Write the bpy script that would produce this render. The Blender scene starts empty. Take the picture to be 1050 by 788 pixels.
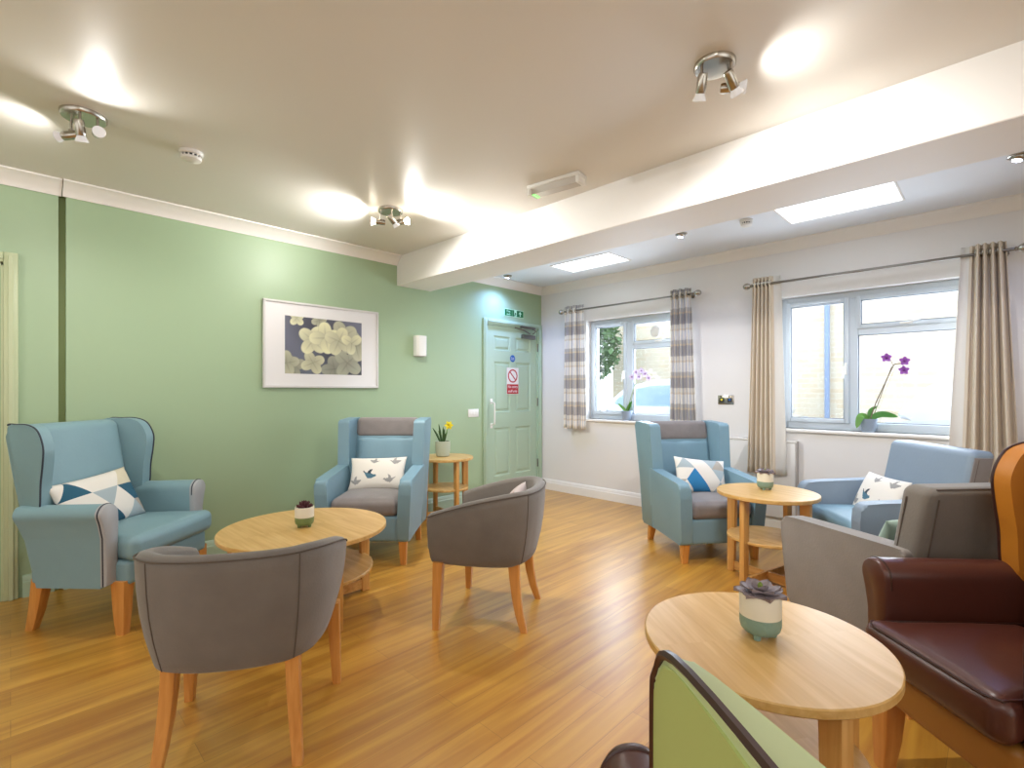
import bpy, bmesh, math, random
from mathutils import Vector, Matrix
random.seed(7)
PI = math.pi
SC = bpy.context.scene
COL = SC.collection

def srgb(h, a=1.0):
    if isinstance(h, str):
        h = h.lstrip('#'); c = [int(h[i:i+2], 16)/255 for i in (0, 2, 4)]
    else: c = h
    return tuple((v/12.92 if v <= .04045 else ((v+.055)/1.055)**2.4) for v in c) + (a,)

# ------------------------------------------------------------------ camera, world, lights
cam = bpy.data.cameras.new('camera'); co = bpy.data.objects.new('camera', cam); COL.objects.link(co)
co.location = (0, 0, 1.23); co.rotation_euler = (PI/2, 0, math.radians(44.6))
cam.sensor_width = 36; cam.sensor_fit = 'HORIZONTAL'; cam.lens = 507/1050*36; cam.shift_y = 7/1050
cam.clip_start = 0.02
SC.camera = co
SC.view_settings.view_transform = 'Standard'; SC.view_settings.look = 'None'
SC.view_settings.exposure = 0.47; SC.view_settings.gamma = 1.0; SC.view_settings.use_curve_mapping = False

w = bpy.data.worlds.new('world'); SC.world = w; w.use_nodes = True
nt = w.node_tree; bg = nt.nodes['Background']
bg.inputs[0].default_value = (0.80, 0.90, 1.0, 1); bg.inputs[1].default_value = 2.9

WARM = (1.0, 0.985, 0.955); NEUT = (1.0, 0.93, 0.82); COOL = (0.30, 0.46, 1.0)
def area(name, loc, rot, sx, sy, power, col, spread=180):
    l = bpy.data.lights.new(name, 'AREA'); l.shape = 'RECTANGLE'; l.size = sx; l.size_y = sy
    l.energy = power; l.color = col; l.spread = math.radians(spread)
    o = bpy.data.objects.new(name, l); COL.objects.link(o); o.location = loc; o.rotation_euler = rot
    return o
def spot(name, loc, dirv, power, col, size=165, r=.022):
    l = bpy.data.lights.new(name, 'SPOT'); l.energy = power; l.color = col; l.spot_size = math.radians(size); l.spot_blend = .9; l.shadow_soft_size = r
    o = bpy.data.objects.new(name, l); COL.objects.link(o); o.location = loc
    o.rotation_euler = Vector(dirv).to_track_quat('-Z', 'Y').to_euler()
    return o
def point(name, loc, power, col, r=.03):
    l = bpy.data.lights.new(name, 'POINT'); l.energy = power; l.color = col; l.shadow_soft_size = r
    o = bpy.data.objects.new(name, l); COL.objects.link(o); o.location = loc
    return o
# daylight at the two windows of the window wall (outside the glass, facing in)
area('window_daylight', (-2.80, 5.05, 1.5), (-PI/2, 0, 0), 1.15, 1.1, 36, (0.76, 0.87, 1))
area('window_daylight', (-0.68, 5.05, 1.5), (-PI/2, 0, 0), 1.2, 1.1, 30, (0.76, 0.87, 1))
# added fill lights out of view, rear and right; no windows stand there
area('rear_fill', (-0.4, -2.85, 1.45), (PI/2, 0, 0), 3.6, 1.9, 17, (0.95, 0.98, 1.0))
area('side_fill', (2.45, 0.6, 1.5), (PI/2, 0, PI/2), 3.0, 1.8, 17, (0.95, 0.98, 1.0))
# ------------------------------------------------------------------ materials
def mat(name, col, rough=.6, metal=0., spec=.5, coat=0., sheen=0., emit=None, es=0., noise=None, bump=None):
    m = bpy.data.materials.new(name); m.use_nodes = True
    n = m.node_tree; b = n.nodes['Principled BSDF']
    c = srgb(col)
    b.inputs['Base Color'].default_value = c; b.inputs['Roughness'].default_value = rough
    b.inputs['Metallic'].default_value = metal; b.inputs['Specular IOR Level'].default_value = spec
    b.inputs['Coat Weight'].default_value = coat; b.inputs['Coat Roughness'].default_value = .12
    b.inputs['Sheen Weight'].default_value = sheen
    if emit: b.inputs['Emission Color'].default_value = emit; b.inputs['Emission Strength'].default_value = es
    tc = n.nodes.new('ShaderNodeTexCoord')
    if noise:
        sc, amt = noise
        nz = n.nodes.new('ShaderNodeTexNoise'); nz.inputs['Scale'].default_value = sc; nz.inputs['Detail'].default_value = 5
        n.links.new(tc.outputs['Object'], nz.inputs['Vector'])
        mx = n.nodes.new('ShaderNodeMix'); mx.data_type = 'RGBA'
        mx.inputs['A'].default_value = tuple(v*(1-amt) for v in c[:3]) + (1,)
        mx.inputs['B'].default_value = tuple(min(1, v*(1+amt)) for v in c[:3]) + (1,)
        n.links.new(nz.outputs['Fac'], mx.inputs['Factor']); n.links.new(mx.outputs['Result'], b.inputs['Base Color'])
    if bump:
        sc, st = bump
        nb = n.nodes.new('ShaderNodeTexNoise'); nb.inputs['Scale'].default_value = sc; nb.inputs['Detail'].default_value = 3
        n.links.new(tc.outputs['Object'], nb.inputs['Vector'])
        bp = n.nodes.new('ShaderNodeBump'); bp.inputs['Strength'].default_value = st; bp.inputs['Distance'].default_value = .004
        n.links.new(nb.outputs['Fac'], bp.inputs['Height']); n.links.new(bp.outputs['Normal'], b.inputs['Normal'])
    return m

def wood(name, c1, c2, rough=.4, axis='Z', scale=1., quad=False):
    m = bpy.data.materials.new(name); m.use_nodes = True; n = m.node_tree; b = n.nodes['Principled BSDF']
    b.inputs['Roughness'].default_value = rough
    tc = n.nodes.new('ShaderNodeTexCoord'); L = n.links.new
    def chain(rotz):
        mp = n.nodes.new('ShaderNodeMapping'); mp.inputs['Rotation'].default_value = (0, 0, rotz)
        s = {'X': (1.6, 26, 26), 'Y': (26, 1.6, 26), 'Z': (26, 26, 1.6)}[axis]
        mp.inputs['Scale'].default_value = tuple(v*scale for v in s)
        L(tc.outputs['Object'], mp.inputs['Vector'])
        nz = n.nodes.new('ShaderNodeTexNoise'); nz.inputs['Scale'].default_value = 1.6; nz.inputs['Detail'].default_value = 6
        nz.inputs['Distortion'].default_value = .5
        L(mp.outputs['Vector'], nz.inputs['Vector'])
        return nz.outputs['Fac']
    f = chain(PI/4 if quad else 0)
    if quad:
        g = chain(-PI/4)
        sx = n.nodes.new('ShaderNodeSeparateXYZ'); L(tc.outputs['Object'], sx.inputs[0])
        mu = n.nodes.new('ShaderNodeMath'); mu.operation = 'MULTIPLY'; L(sx.outputs[0], mu.inputs[0]); L(sx.outputs[1], mu.inputs[1])
        gt = n.nodes.new('ShaderNodeMath'); gt.operation = 'GREATER_THAN'; L(mu.outputs[0], gt.inputs[0]); gt.inputs[1].default_value = 0
        mf = n.nodes.new('ShaderNodeMix'); L(gt.outputs[0], mf.inputs['Factor']); L(f, mf.inputs['A']); L(g, mf.inputs['B'])
        f = mf.outputs['Result']
    cr = n.nodes.new('ShaderNodeValToRGB'); cr.color_ramp.elements[0].position = .32; cr.color_ramp.elements[1].position = .68
    cr.color_ramp.elements[0].color = srgb(c1); cr.color_ramp.elements[1].color = srgb(c2)
    L(f, cr.inputs[0]); L(cr.outputs[0], b.inputs['Base Color'])
    return m

def floor_mat():
    m = bpy.data.materials.new('oak_plank_floor'); m.use_nodes = True; n = m.node_tree; b = n.nodes['Principled BSDF']; L = n.links.new
    tc = n.nodes.new('ShaderNodeTexCoord')
    mp = n.nodes.new('ShaderNodeMapping'); mp.inputs['Rotation'].default_value = (0, 0, PI/2)
    L(tc.outputs['Object'], mp.inputs['Vector'])
    br = n.nodes.new('ShaderNodeTexBrick'); br.offset = .37; br.inputs['Scale'].default_value = 1
    br.inputs['Brick Width'].default_value = 1.22; br.inputs['Row Height'].default_value = .125
    br.inputs['Mortar Size'].default_value = .0009; br.inputs['Mortar Smooth'].default_value = .3
    br.inputs['Color1'].default_value = srgb('#d8a545'); br.inputs['Color2'].default_value = srgb('#c48f34')
    br.inputs['Mortar'].default_value = srgb('#a3742e')
    L(mp.outputs['Vector'], br.inputs['Vector'])
    m2 = n.nodes.new('ShaderNodeMapping'); m2.inputs['Scale'].default_value = (14, .8, 1); L(tc.outputs['Object'], m2.inputs['Vector'])
    nz = n.nodes.new('ShaderNodeTexNoise'); nz.inputs['Scale'].default_value = 1.4; nz.inputs['Detail'].default_value = 6; nz.inputs['Distortion'].default_value = .8
    L(m2.outputs['Vector'], nz.inputs['Vector'])
    cr = n.nodes.new('ShaderNodeValToRGB'); e = cr.color_ramp.elements
    e[0].position = .3; e[0].color = srgb('#b9822c'); e[1].position = .66; e[1].color = srgb('#ffffff')
    L(nz.outputs['Fac'], cr.inputs[0])
    mx = n.nodes.new('ShaderNodeMix'); mx.data_type = 'RGBA'; mx.blend_type = 'MULTIPLY'; mx.inputs['Factor'].default_value = .62
    L(br.outputs['Color'], mx.inputs['A']); L(cr.outputs[0], mx.inputs['B']); L(mx.outputs['Result'], b.inputs['Base Color'])
    b.inputs['Roughness'].default_value = .32; b.inputs['Specular IOR Level'].default_value = .6; b.inputs['Coat Weight'].default_value = .55; b.inputs['Coat Roughness'].default_value = .36
    return m

def brick_mat():
    m = bpy.data.materials.new('pale_brick'); m.use_nodes = True; n = m.node_tree; b = n.nodes['Principled BSDF']; L = n.links.new
    tc = n.nodes.new('ShaderNodeTexCoord'); mp = n.nodes.new('ShaderNodeMapping'); mp.inputs['Rotation'].default_value = (PI/2, 0, 0)
    L(tc.outputs['Object'], mp.inputs['Vector'])
    br = n.nodes.new('ShaderNodeTexBrick'); br.inputs['Scale'].default_value = 1; br.inputs['Brick Width'].default_value = .3
    br.inputs['Row Height'].default_value = .1; br.inputs['Mortar Size'].default_value = .01
    br.inputs['Color1'].default_value = srgb('#cfc5b0'); br.inputs['Color2'].default_value = srgb('#d0ba9a'); br.inputs['Mortar'].default_value = srgb('#d4cdbf')
    br.inputs['Bias'].default_value = -.4
    L(mp.outputs['Vector'], br.inputs['Vector']); L(br.outputs['Color'], b.inputs['Base Color']); b.inputs['Roughness'].default_value = .9
    return m

def glass_mat(name='window_glass', tint=(1, 1, 1, 1)):
    m = bpy.data.materials.new(name); m.use_nodes = True; n = m.node_tree
    n.nodes.remove(n.nodes['Principled BSDF']); out = n.nodes['Material Output']
    t = n.nodes.new('ShaderNodeBsdfTransparent'); t.inputs[0].default_value = tint
    g = n.nodes.new('ShaderNodeBsdfGlossy'); g.inputs['Roughness'].default_value = .02
    mx = n.nodes.new('ShaderNodeMixShader'); mx.inputs[0].default_value = .06
    n.links.new(t.outputs[0], mx.inputs[1]); n.links.new(g.outputs[0], mx.inputs[2]); n.links.new(mx.outputs[0], out.inputs[0])
    return m

def plaid_mat():
    m = bpy.data.materials.new('plaid_curtain'); m.use_nodes = True; n = m.node_tree; b = n.nodes['Principled BSDF']; L = n.links.new
    b.inputs['Roughness'].default_value = .9
    tc = n.nodes.new('ShaderNodeTexCoord'); sx = n.nodes.new('ShaderNodeSeparateXYZ'); L(tc.outputs['UV'], sx.inputs[0])
    def bands(sock, sc, stops):
        mu = n.nodes.new('ShaderNodeMath'); mu.operation = 'MULTIPLY'; mu.inputs[1].default_value = sc; L(sock, mu.inputs[0])
        fr = n.nodes.new('ShaderNodeMath'); fr.operation = 'FRACT'; L(mu.outputs[0], fr.inputs[0])
        cr = n.nodes.new('ShaderNodeValToRGB'); cr.color_ramp.interpolation = 'CONSTANT'
        e = cr.color_ramp.elements; e[0].position = 0; e[0].color = srgb(stops[0][1]); e[1].position = stops[1][0]; e[1].color = srgb(stops[1][1])
        for p, c in stops[2:]:
            k = e.new(p); k.color = srgb(c)
        L(fr.outputs[0], cr.inputs[0]); return cr.outputs[0]
    v = bands(sx.outputs[1], 4.6, [(0, '#ffffff'), (.3, '#efe6d6'), (.36, '#fbf8f2'), (.5, '#bdbabb'), (.82, '#e9dcc4'), (.88, '#d4d1ce')])
    h = bands(sx.outputs[0], 7.0, [(0, '#f4f0e8'), (.3, '#bdbcc4'), (.55, '#f4f0e8'), (.62, '#cbb98f'), (.66, '#f4f0e8'), (.8, '#cfcfd4')])
    mx = n.nodes.new('ShaderNodeMix'); mx.data_type = 'RGBA'; mx.blend_type = 'MULTIPLY'; mx.inputs['Factor'].default_value = .85
    L(h, mx.inputs['A']); L(v, mx.inputs['B']); L(mx.outputs['Result'], b.inputs['Base Color'])
    return m

M = {}
M['ceiling'] = mat('ceiling_paint', '#e7e3dc', .42, spec=.5)
M['ceiling_annex'] = mat('ceiling_paint_annex', '#e9edf3', .6)
M['beam'] = mat('beam_paint', '#f3f1ee', .6)
M['green'] = mat('sage_green_paint', '#a2b996', .42, spec=.45)
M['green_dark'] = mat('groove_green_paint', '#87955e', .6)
M['doorgreen'] = mat('pale_green_gloss_paint', '#b0c8b0', .35)
M['cream_jamb'] = mat('cream_green_gloss', '#bdc6a0', .35)
M['white'] = mat('white_wall_paint', '#e6e3e0', .6)
M['trim'] = mat('white_gloss_trim', '#f0ece6', .35)
M['floor'] = floor_mat()
M['upvc'] = mat('white_upvc', '#cdd7e0', .3)
M['gasket'] = mat('grey_window_gasket', '#59606a', .6)
M['glass'] = glass_mat()
M['oak'] = wood('honey_oak', '#c08a44', '#dca964', .38, 'Z')
M['oak_h'] = wood('honey_oak_rail', '#bf8a46', '#d9a765', .38, 'X')
M['oak_top'] = wood('oak_veneer_top', '#c89b55', '#dcb576', .33, 'X', 1., True)
M['beech'] = wood('beech_leg', '#c4813a', '#d99a50', .36, 'Z')
M['blue'] = mat('duck_egg_blue_vinyl', '#7f9fa8', .45, noise=(6, .05), bump=(60, .15))
M['blue2'] = mat('teal_blue_vinyl', '#7b9cab', .48, noise=(5, .06), bump=(60, .15))
M['bluegrey'] = mat('blue_grey_vinyl', '#8393a3', .5, noise=(5, .06), bump=(60, .15))
M['silver'] = mat('silver_grey_vinyl', '#a9abae', .45)
M['suede'] = mat('taupe_suede', '#716a63', .85, sheen=.25, noise=(9, .2), bump=(120, .2))
M['suede_grey'] = mat('grey_suede', '#817a78', .8, sheen=.25, noise=(14, .18), bump=(120, .2))
M['suede_light'] = mat('warm_grey_suede', '#7c746e', .8, sheen=.25, noise=(9, .15), bump=(120, .2))
M['pipe_dark'] = mat('charcoal_piping', '#2e3440', .6)
M['pipe_taupe'] = mat('taupe_piping', '#5a5048', .7)
M['brown'] = mat('oxblood_brown_leather', '#51291f', .34, spec=.6, noise=(4, .12), bump=(14, .25))
M['brown_pipe'] = mat('dark_brown_piping', '#38180f', .35)
M['mustard'] = mat('mustard_leather', '#b87320', .42, noise=(3, .06))
M['tan'] = mat('tan_leather', '#a4702e', .45, noise=(3, .06))
M['lime'] = mat('pale_green_leather', '#a9b872', .4, noise=(3, .05))
M['lime_light'] = mat('soft_green_leather', '#b9c795', .4, noise=(8, .06))
M['chrome'] = mat('brushed_nickel', '#b5b0a6', .25, metal=1)
M['nickel_dark'] = mat('dark_nickel_pole', '#86827c', .3, metal=1)
M['plastic'] = mat('white_plastic', '#ecebe6', .35)
M['plastic_grey'] = mat('grey_plastic', '#b4ada6', .4)
M['black'] = mat('black_plastic', '#16181a', .5)
M['lens'] = mat('clear_diffuser', '#c9c4bd', .2)
M['bulb_lit'] = mat('lit_bulb', '#ffffff', .3, emit=(1, .9, .74, 1), es=28)
M['bulb_dim'] = mat('lamp_glass', '#c9c8cc', .15, emit=(1, .95, .88, 1), es=.2)
M['cool_lit'] = mat('lit_cool_lamp', '#ffffff', .3, emit=(.72, .78, 1, 1), es=16)
M['sky_panel'] = mat('skylight_diffuser', '#ffffff', .5, emit=(.78, .88, 1, 1), es=2.6)
M['led_green'] = mat('green_led', '#6ee04a', .4, emit=(.25, 1, .2, 1), es=1.2)
M['sign_green'] = mat('exit_sign_green', '#0d6a35', .4)
M['sign_pale'] = mat('exit_sign_pale', '#c4ecc8', .4)
M['sign_red'] = mat('sign_red', '#b8202c', .4)
M['sign_white'] = mat('sign_white', '#f0ecea', .4)
M['sign_blue'] = mat('sign_blue', '#1c5fae', .4)
M['curtain'] = mat('beige_linen_curtain', '#ddceb8', .92, noise=(3, .04), bump=(200, .1))
M['curtain_lit_lining'] = mat('window_lit_curtain_lining', '#e9e4dc', .9)  # lined panel made paler, with window light put into its colour
M['plaid'] = plaid_mat()
M['white_cloth'] = mat('white_cushion_cloth', '#e9e3da', .9)
M['grey_cloth'] = mat('warm_grey_cloth', '#b0a79b', .9)
M['pale_grey_cloth'] = mat('pale_blue_grey_cloth', '#a9b6bb', .9)
M['cream_cloth'] = mat('cream_cloth', '#d9cfb6', .9)
M['teal_cloth'] = mat('teal_cloth', '#285b72', .9)
M['bright_blue_cloth'] = mat('bright_blue_cloth', '#2f7fb5', .9)
M['bird_blue'] = mat('bird_blue_print', '#4e7488', .9)
M['bird_grey'] = mat('bird_grey_print', '#9c9a98', .9)
M['bird_dark'] = mat('bird_dark_print', '#3a4650', .9)
M['pink_grey_cloth'] = mat('pink_grey_cloth', '#bcaea8', .9)
M['mint_cloth'] = mat('mint_cloth', '#9db3a4', .9, sheen=.3)
M['pot_cream'] = mat('cream_glaze', '#e2dac6', .45)
M['pot_green'] = mat('sage_ribbed_glaze', '#7f9a8c', .5, bump=(90, .6))
M['pot_olive'] = mat('olive_glaze', '#6f8350', .5, bump=(90, .6))
M['pot_grey'] = mat('blue_grey_pot', '#94a2b4', .6)
M['pot_stone'] = mat('pale_stone_pot', '#b4bca8', .7)
M['soil'] = mat('dark_soil', '#2c211a', .95)
M['succ'] = mat('purple_succulent', '#8f8388', .5, noise=(30, .25))
M['succ_dark'] = mat('burgundy_succulent', '#5d3238', .5, noise=(30, .3))
M['succ_heart'] = mat('green_succulent_heart', '#90a250', .5)
M['leaf'] = mat('leaf_green', '#4e8a34', .4, noise=(20, .15))
M['leaf_light'] = mat('light_leaf_green', '#79ac54', .4, noise=(20, .15))
M['leaf_dark'] = mat('dark_leaf_green', '#39562a', .45, noise=(20, .2))
M['stem'] = mat('brown_green_stem', '#6d5a44', .6)
M['stem_green'] = mat('green_stem', '#7f9a54', .6)
M['petal_purple'] = mat('purple_petal', '#a768b4', .6)
M['petal_dark'] = mat('dark_purple_petal', '#7a2a86', .6)
M['petal_pale'] = mat('pale_lilac_petal', '#e0d4e4', .6)
M['petal_yellow'] = mat('yellow_petal', '#f2e23a', .6)
M['pic_frame'] = mat('silver_white_frame', '#dcdad8', .3)
M['mount'] = mat('white_picture_mount', '#eceaea', .28, coat=.5)
M['radiator'] = mat('white_radiator_enamel', '#e6e3de', .35)
M['asphalt'] = mat('grey_tarmac', '#8a8a88', .95)
M['brick'] = brick_mat()
M['pipe_blue'] = mat('blue_grey_downpipe', '#7f95b8', .5)
M['car_white'] = mat('white_car_paint', '#b4bac2', .2, coat=1)
M['car_grey'] = mat('silver_car_paint', '#989ea6', .25, coat=1)
M['car_glass'] = mat('car_window_glass', '#7f98a8', .08)
M['tyre'] = mat('tyre_rubber', '#202020', .8)
M['foliage'] = mat('tree_foliage', '#5e7c54', .8)
M['bark'] = mat('tree_bark', '#8a7c70', .9)

def translucent(m, f=.5):
    n = m.node_tree; b = n.nodes['Principled BSDF']; out = n.nodes['Material Output']
    t = n.nodes.new('ShaderNodeBsdfTranslucent'); t.inputs[0].default_value = b.inputs['Base Color'].default_value
    mx = n.nodes.new('ShaderNodeMixShader'); mx.inputs[0].default_value = f
    n.links.new(b.outputs[0], mx.inputs[1]); n.links.new(t.outputs[0], mx.inputs[2]); n.links.new(mx.outputs[0], out.inputs[0])
for k_ in ('petal_pale', 'petal_purple', 'leaf', 'leaf_light', 'curtain_lit_lining'): translucent(M[k_], .16 if k_ == 'curtain_lit_lining' else .35)
# ------------------------------------------------------------------ mesh helpers
def link(name, bm, m, parent=None, loc=None, smooth=40):
    me = bpy.data.meshes.new(name)
    bmesh.ops.recalc_face_normals(bm, faces=bm.faces[:])
    bm.to_mesh(me); bm.free()
    for x in (m if isinstance(m, (list, tuple)) else [m]): me.materials.append(x)
    if smooth:
        for p in me.polygons: p.use_smooth = True
        me.set_sharp_from_angle(angle=math.radians(smooth))
    o = bpy.data.objects.new(name, me); COL.objects.link(o)
    if parent is not None: o.parent = parent
    if loc is not None: o.location = loc
    return o
def tag(o, label, cat, group=None):
    o['label'] = label; o['category'] = cat
    if group: o['group'] = group
    return o
def thing(name, label, cat, loc=(0, 0, 0), rz=0., group=None):
    o = bpy.data.objects.new(name, None); COL.objects.link(o); o.empty_display_size = .1
    o.location = loc; o.rotation_euler = (0, 0, rz)
    return tag(o, label, cat, group)
def struct(name, bm, m, parent=None, smooth=40):
    o = link(name, bm, m, parent, smooth=smooth)
    if parent is None: o['kind'] = 'structure'
    return o
def dup(root, loc, rz, label, group=None):
    r = root.copy(); COL.objects.link(r); r.location = loc; r.rotation_euler = (0, 0, rz); r['label'] = label
    if group: r['group'] = group
    for ch in list(root.children):
        c = ch.copy(); COL.objects.link(c); c.parent = r
        for g in list(ch.children):
            d = g.copy(); COL.objects.link(d); d.parent = c
    return r

def B(): return bmesh.new()
def box(bm, x0, x1, y0, y1, z0, z1, bev=0., seg=2, mi=0):
    vs = [bm.verts.new(p) for p in ((x0,y0,z0),(x1,y0,z0),(x1,y1,z0),(x0,y1,z0),(x0,y0,z1),(x1,y0,z1),(x1,y1,z1),(x0,y1,z1))]
    fs = [bm.faces.new([vs[i] for i in f]) for f in ((3,2,1,0),(4,5,6,7),(0,1,5,4),(1,2,6,5),(2,3,7,6),(3,0,4,7))]
    for f in fs: f.material_index = mi
    if bev > 0:
        es = list({e for f in fs for e in f.edges})
        bmesh.ops.bevel(bm, geom=es, offset=bev, segments=seg, profile=.5, affect='EDGES', clamp_overlap=True)
    return bm
def prism(bm, prof, a0, a1, axis='y', bev=0., seg=3, mi=0):
    """extrude a 2D outline; axis y: (x,z), axis x: (y,z), axis z: (x,y)"""
    def P(p, a): return {'y': (p[0], a, p[1]), 'x': (a, p[0], p[1]), 'z': (p[0], p[1], a)}[axis]
    n = len(prof)
    A = [bm.verts.new(P(p, a0)) for p in prof]; C = [bm.verts.new(P(p, a1)) for p in prof]
    f0 = bm.faces.new(A); f1 = bm.faces.new(C[::-1]); fs = [f0, f1]
    for i in range(n): fs.append(bm.faces.new((A[i], C[i], C[(i+1) % n], A[(i+1) % n])))
    for f in fs: f.material_index = mi
    if bev > 0:
        es = list(f0.edges) + list(f1.edges)
        bmesh.ops.bevel(bm, geom=es, offset=bev, segments=seg, profile=.5, affect='EDGES', clamp_overlap=True)
    return bm
def rp(pts, r, n=5):
    """round the corners of a polygon; r is one radius or a list"""
    out = []; N = len(pts)
    for i, p in enumerate(pts):
        ri = r[i] if isinstance(r, (list, tuple)) else r
        p = Vector(p); a = Vector(pts[i-1]) - p; b = Vector(pts[(i+1) % N]) - p
        la, lb = a.length, b.length
        if ri <= 1e-5: out.append(tuple(p)); continue
        ang = a.angle(b); t = min(ri/max(math.tan(ang/2), 1e-3), la*.48, lb*.48)
        pa = p + a.normalized()*t; pb = p + b.normalized()*t
        for k in range(n+1):
            s = k/n; q = pa*(1-s)**2 + p*2*s*(1-s) + pb*s*s
            out.append(tuple(q))
    return out
def spline(pts, n=8, closed=False):
    out = []; N = len(pts); P = [Vector(p) for p in pts]
    rng = N if closed else N-1
    for i in range(rng):
        p0 = P[(i-1) % N] if closed or i > 0 else P[i]*2-P[i+1]
        p1, p2 = P[i], P[(i+1) % N]
        p3 = P[(i+2) % N] if closed or i+2 < N else P[i+1]*2-P[i]
        for k in range(n):
            t = k/n
            out.append(.5*((2*p1)+(-p0+p2)*t+(2*p0-5*p1+4*p2-p3)*t*t+(-p0+3*p1-3*p2+p3)*t**3))
    if not closed: out.append(P[-1])
    return out
def tube(bm, path, r, n=8, closed=False, mi=0):
    path = [Vector(p) for p in path]; N = len(path); rings = []
    up = Vector((0, 0, 1)); prev = None
    for i, p in enumerate(path):
        if closed: t = path[(i+1) % N]-path[i-1]
        else: t = path[min(i+1, N-1)]-path[max(i-1, 0)]
        t = t.normalized() if t.length > 1e-9 else Vector((0, 0, 1))
        if prev is None:
            a = t.cross(up)
            if a.length < .05: a = t.cross(Vector((1, 0, 0)))
            a.normalize()
        else:
            a = prev - t*prev.dot(t)
            a = a.normalized() if a.length > 1e-6 else t.cross(up).normalized()
        prev = a; b = t.cross(a)
        ri = r[i] if isinstance(r, (list, tuple)) else r
        rings.append([bm.verts.new(p + a*ri*math.cos(2*PI*k/n) + b*ri*math.sin(2*PI*k/n)) for k in range(n)])
    for i in range(N if closed else N-1):
        A, C = rings[i], rings[(i+1) % N]
        for k in range(n):
            f = bm.faces.new((A[k], A[(k+1) % n], C[(k+1) % n], C[k])); f.material_index = mi
    if not closed:
        for rg in (rings[0][::-1], rings[-1]):
            f = bm.faces.new(rg); f.material_index = mi
    return bm
def loft(bm, rings, cap=True, closed=False, mi=0):
    R = [[bm.verts.new(p) for p in rg] for rg in rings]; n = len(R[0])
    for i in range(len(R) if closed else len(R)-1):
        A, C = R[i], R[(i+1) % len(R)]
        for k in range(n):
            f = bm.faces.new((A[k], A[(k+1) % n], C[(k+1) % n], C[k])); f.material_index = mi
    if cap and not closed:
        for rg in (R[0][::-1], R[-1]):
            f = bm.faces.new(rg); f.material_index = mi
    return bm
def lathe(bm, prof, n=32, c=(0, 0, 0), axis='z', mi=0):
    rings = []
    for r, z in prof:
        rg = []
        for k in range(n):
            a = 2*PI*k/n; x, y = r*math.cos(a), r*math.sin(a)
            p = {'z': (x, y, z), 'y': (x, z, y), 'x': (z, x, y)}[axis]
            rg.append((p[0]+c[0], p[1]+c[1], p[2]+c[2]))
        rings.append(rg)
    return loft(bm, rings, True, mi=mi)
def xform(bm, mtx, verts=None):
    bmesh.ops.transform(bm, matrix=mtx, verts=verts or bm.verts[:]); return bm
def deform(bm, fn):
    for v in bm.verts: v.co = Vector(fn(v.co))
    return bm
def rbox(bm, sx, sy, sz, r, crown=0., c=(0, 0, 0), k=4, m=8, fn=None, side=0.):
    """rounded, puffed upholstery box centred at c"""
    h = (sx/2, sy/2, sz/2); ax = []
    for q in h:
        rr = min(r, q*.98); cs = [-q + rr*i/k for i in range(k)] + [-(q-rr) + 2*(q-rr)*i/m for i in range(m+1)] + [q-rr+rr*(i+1)/k for i in range(k)]
        ax.append(cs)
    cache = {}
    def vert(p):
        key = tuple(round(v, 6) for v in p)
        if key in cache: return cache[key]
        q = Vector([max(-(h[i]-min(r, h[i]*.98)), min(h[i]-min(r, h[i]*.98), p[i])) for i in range(3)])
        d = Vector(p)-q
        if d.length > 1e-9:
            e = Vector([d[i]/min(r, h[i]*.98) for i in range(3)]); e.normalize()
            pos = Vector([q[i]+e[i]*min(r, h[i]*.98) for i in range(3)])
        else: pos = q
        fx = 1-(p[0]/h[0])**2; fy = 1-(p[1]/h[1])**2; fz = 1-(p[2]/h[2])**2
        pos.z += crown*fx*fy*(1 if p[2] > 0 else -.4 if p[2] < 0 else 0)*min(1, abs(p[2])/h[2])
        pos.x += side*fy*fz*(p[0]/h[0]); pos.y += side*fx*fz*(p[1]/h[1])
        pos = pos + Vector(c)
        if fn: pos = Vector(fn(pos))
        cache[key] = bm.verts.new(pos); return cache[key]
    for a in range(3):
        b_, c_ = (a+1) % 3, (a+2) % 3
        for s in (-1, 1):
            for i in range(len(ax[b_])-1):
                for j in range(len(ax[c_])-1):
                    q = []
                    for (u, v) in ((i, j), (i+1, j), (i+1, j+1), (i, j+1)):
                        p = [0, 0, 0]; p[a] = s*h[a]; p[b_] = ax[b_][u]; p[c_] = ax[c_][v]; q.append(vert(p))
                    if s < 0: q.reverse()
                    try: bm.faces.new(q)
                    except ValueError: pass
    return bm
def sqleg(bm, secs, bev=.004):
    """secs: (x, y, z, hx, hy) from the top down"""
    rings = [[(x-hx, y-hy, z), (x+hx, y-hy, z), (x+hx, y+hy, z), (x-hx, y+hy, z)] for x, y, z, hx, hy in secs]
    loft(bm, rings)
    if bev:
        es = [e for e in bm.edges if abs(e.verts[0].co.z-e.verts[1].co.z) > 1e-4]
        bmesh.ops.bevel(bm, geom=es, offset=bev, segments=2, profile=.5, affect='EDGES', clamp_overlap=True)
    return bm
def text_obj(name, s, size, m, parent, loc, rot, extr=.0006, align='CENTER'):
    cu = bpy.data.curves.new(name, 'FONT'); cu.body = s; cu.size = size; cu.extrude = extr; cu.align_x = align; cu.align_y = 'CENTER'
    tmp = bpy.data.objects.new('tmp_text', cu); COL.objects.link(tmp)
    me = bpy.data.meshes.new_from_object(tmp.evaluated_get(bpy.context.evaluated_depsgraph_get()))
    bpy.data.objects.remove(tmp)
    me.materials.clear(); me.materials.append(m)
    o = bpy.data.objects.new(name, me); COL.objects.link(o); o.parent = parent; o.location = loc; o.rotation_euler = rot
    return o

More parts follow.
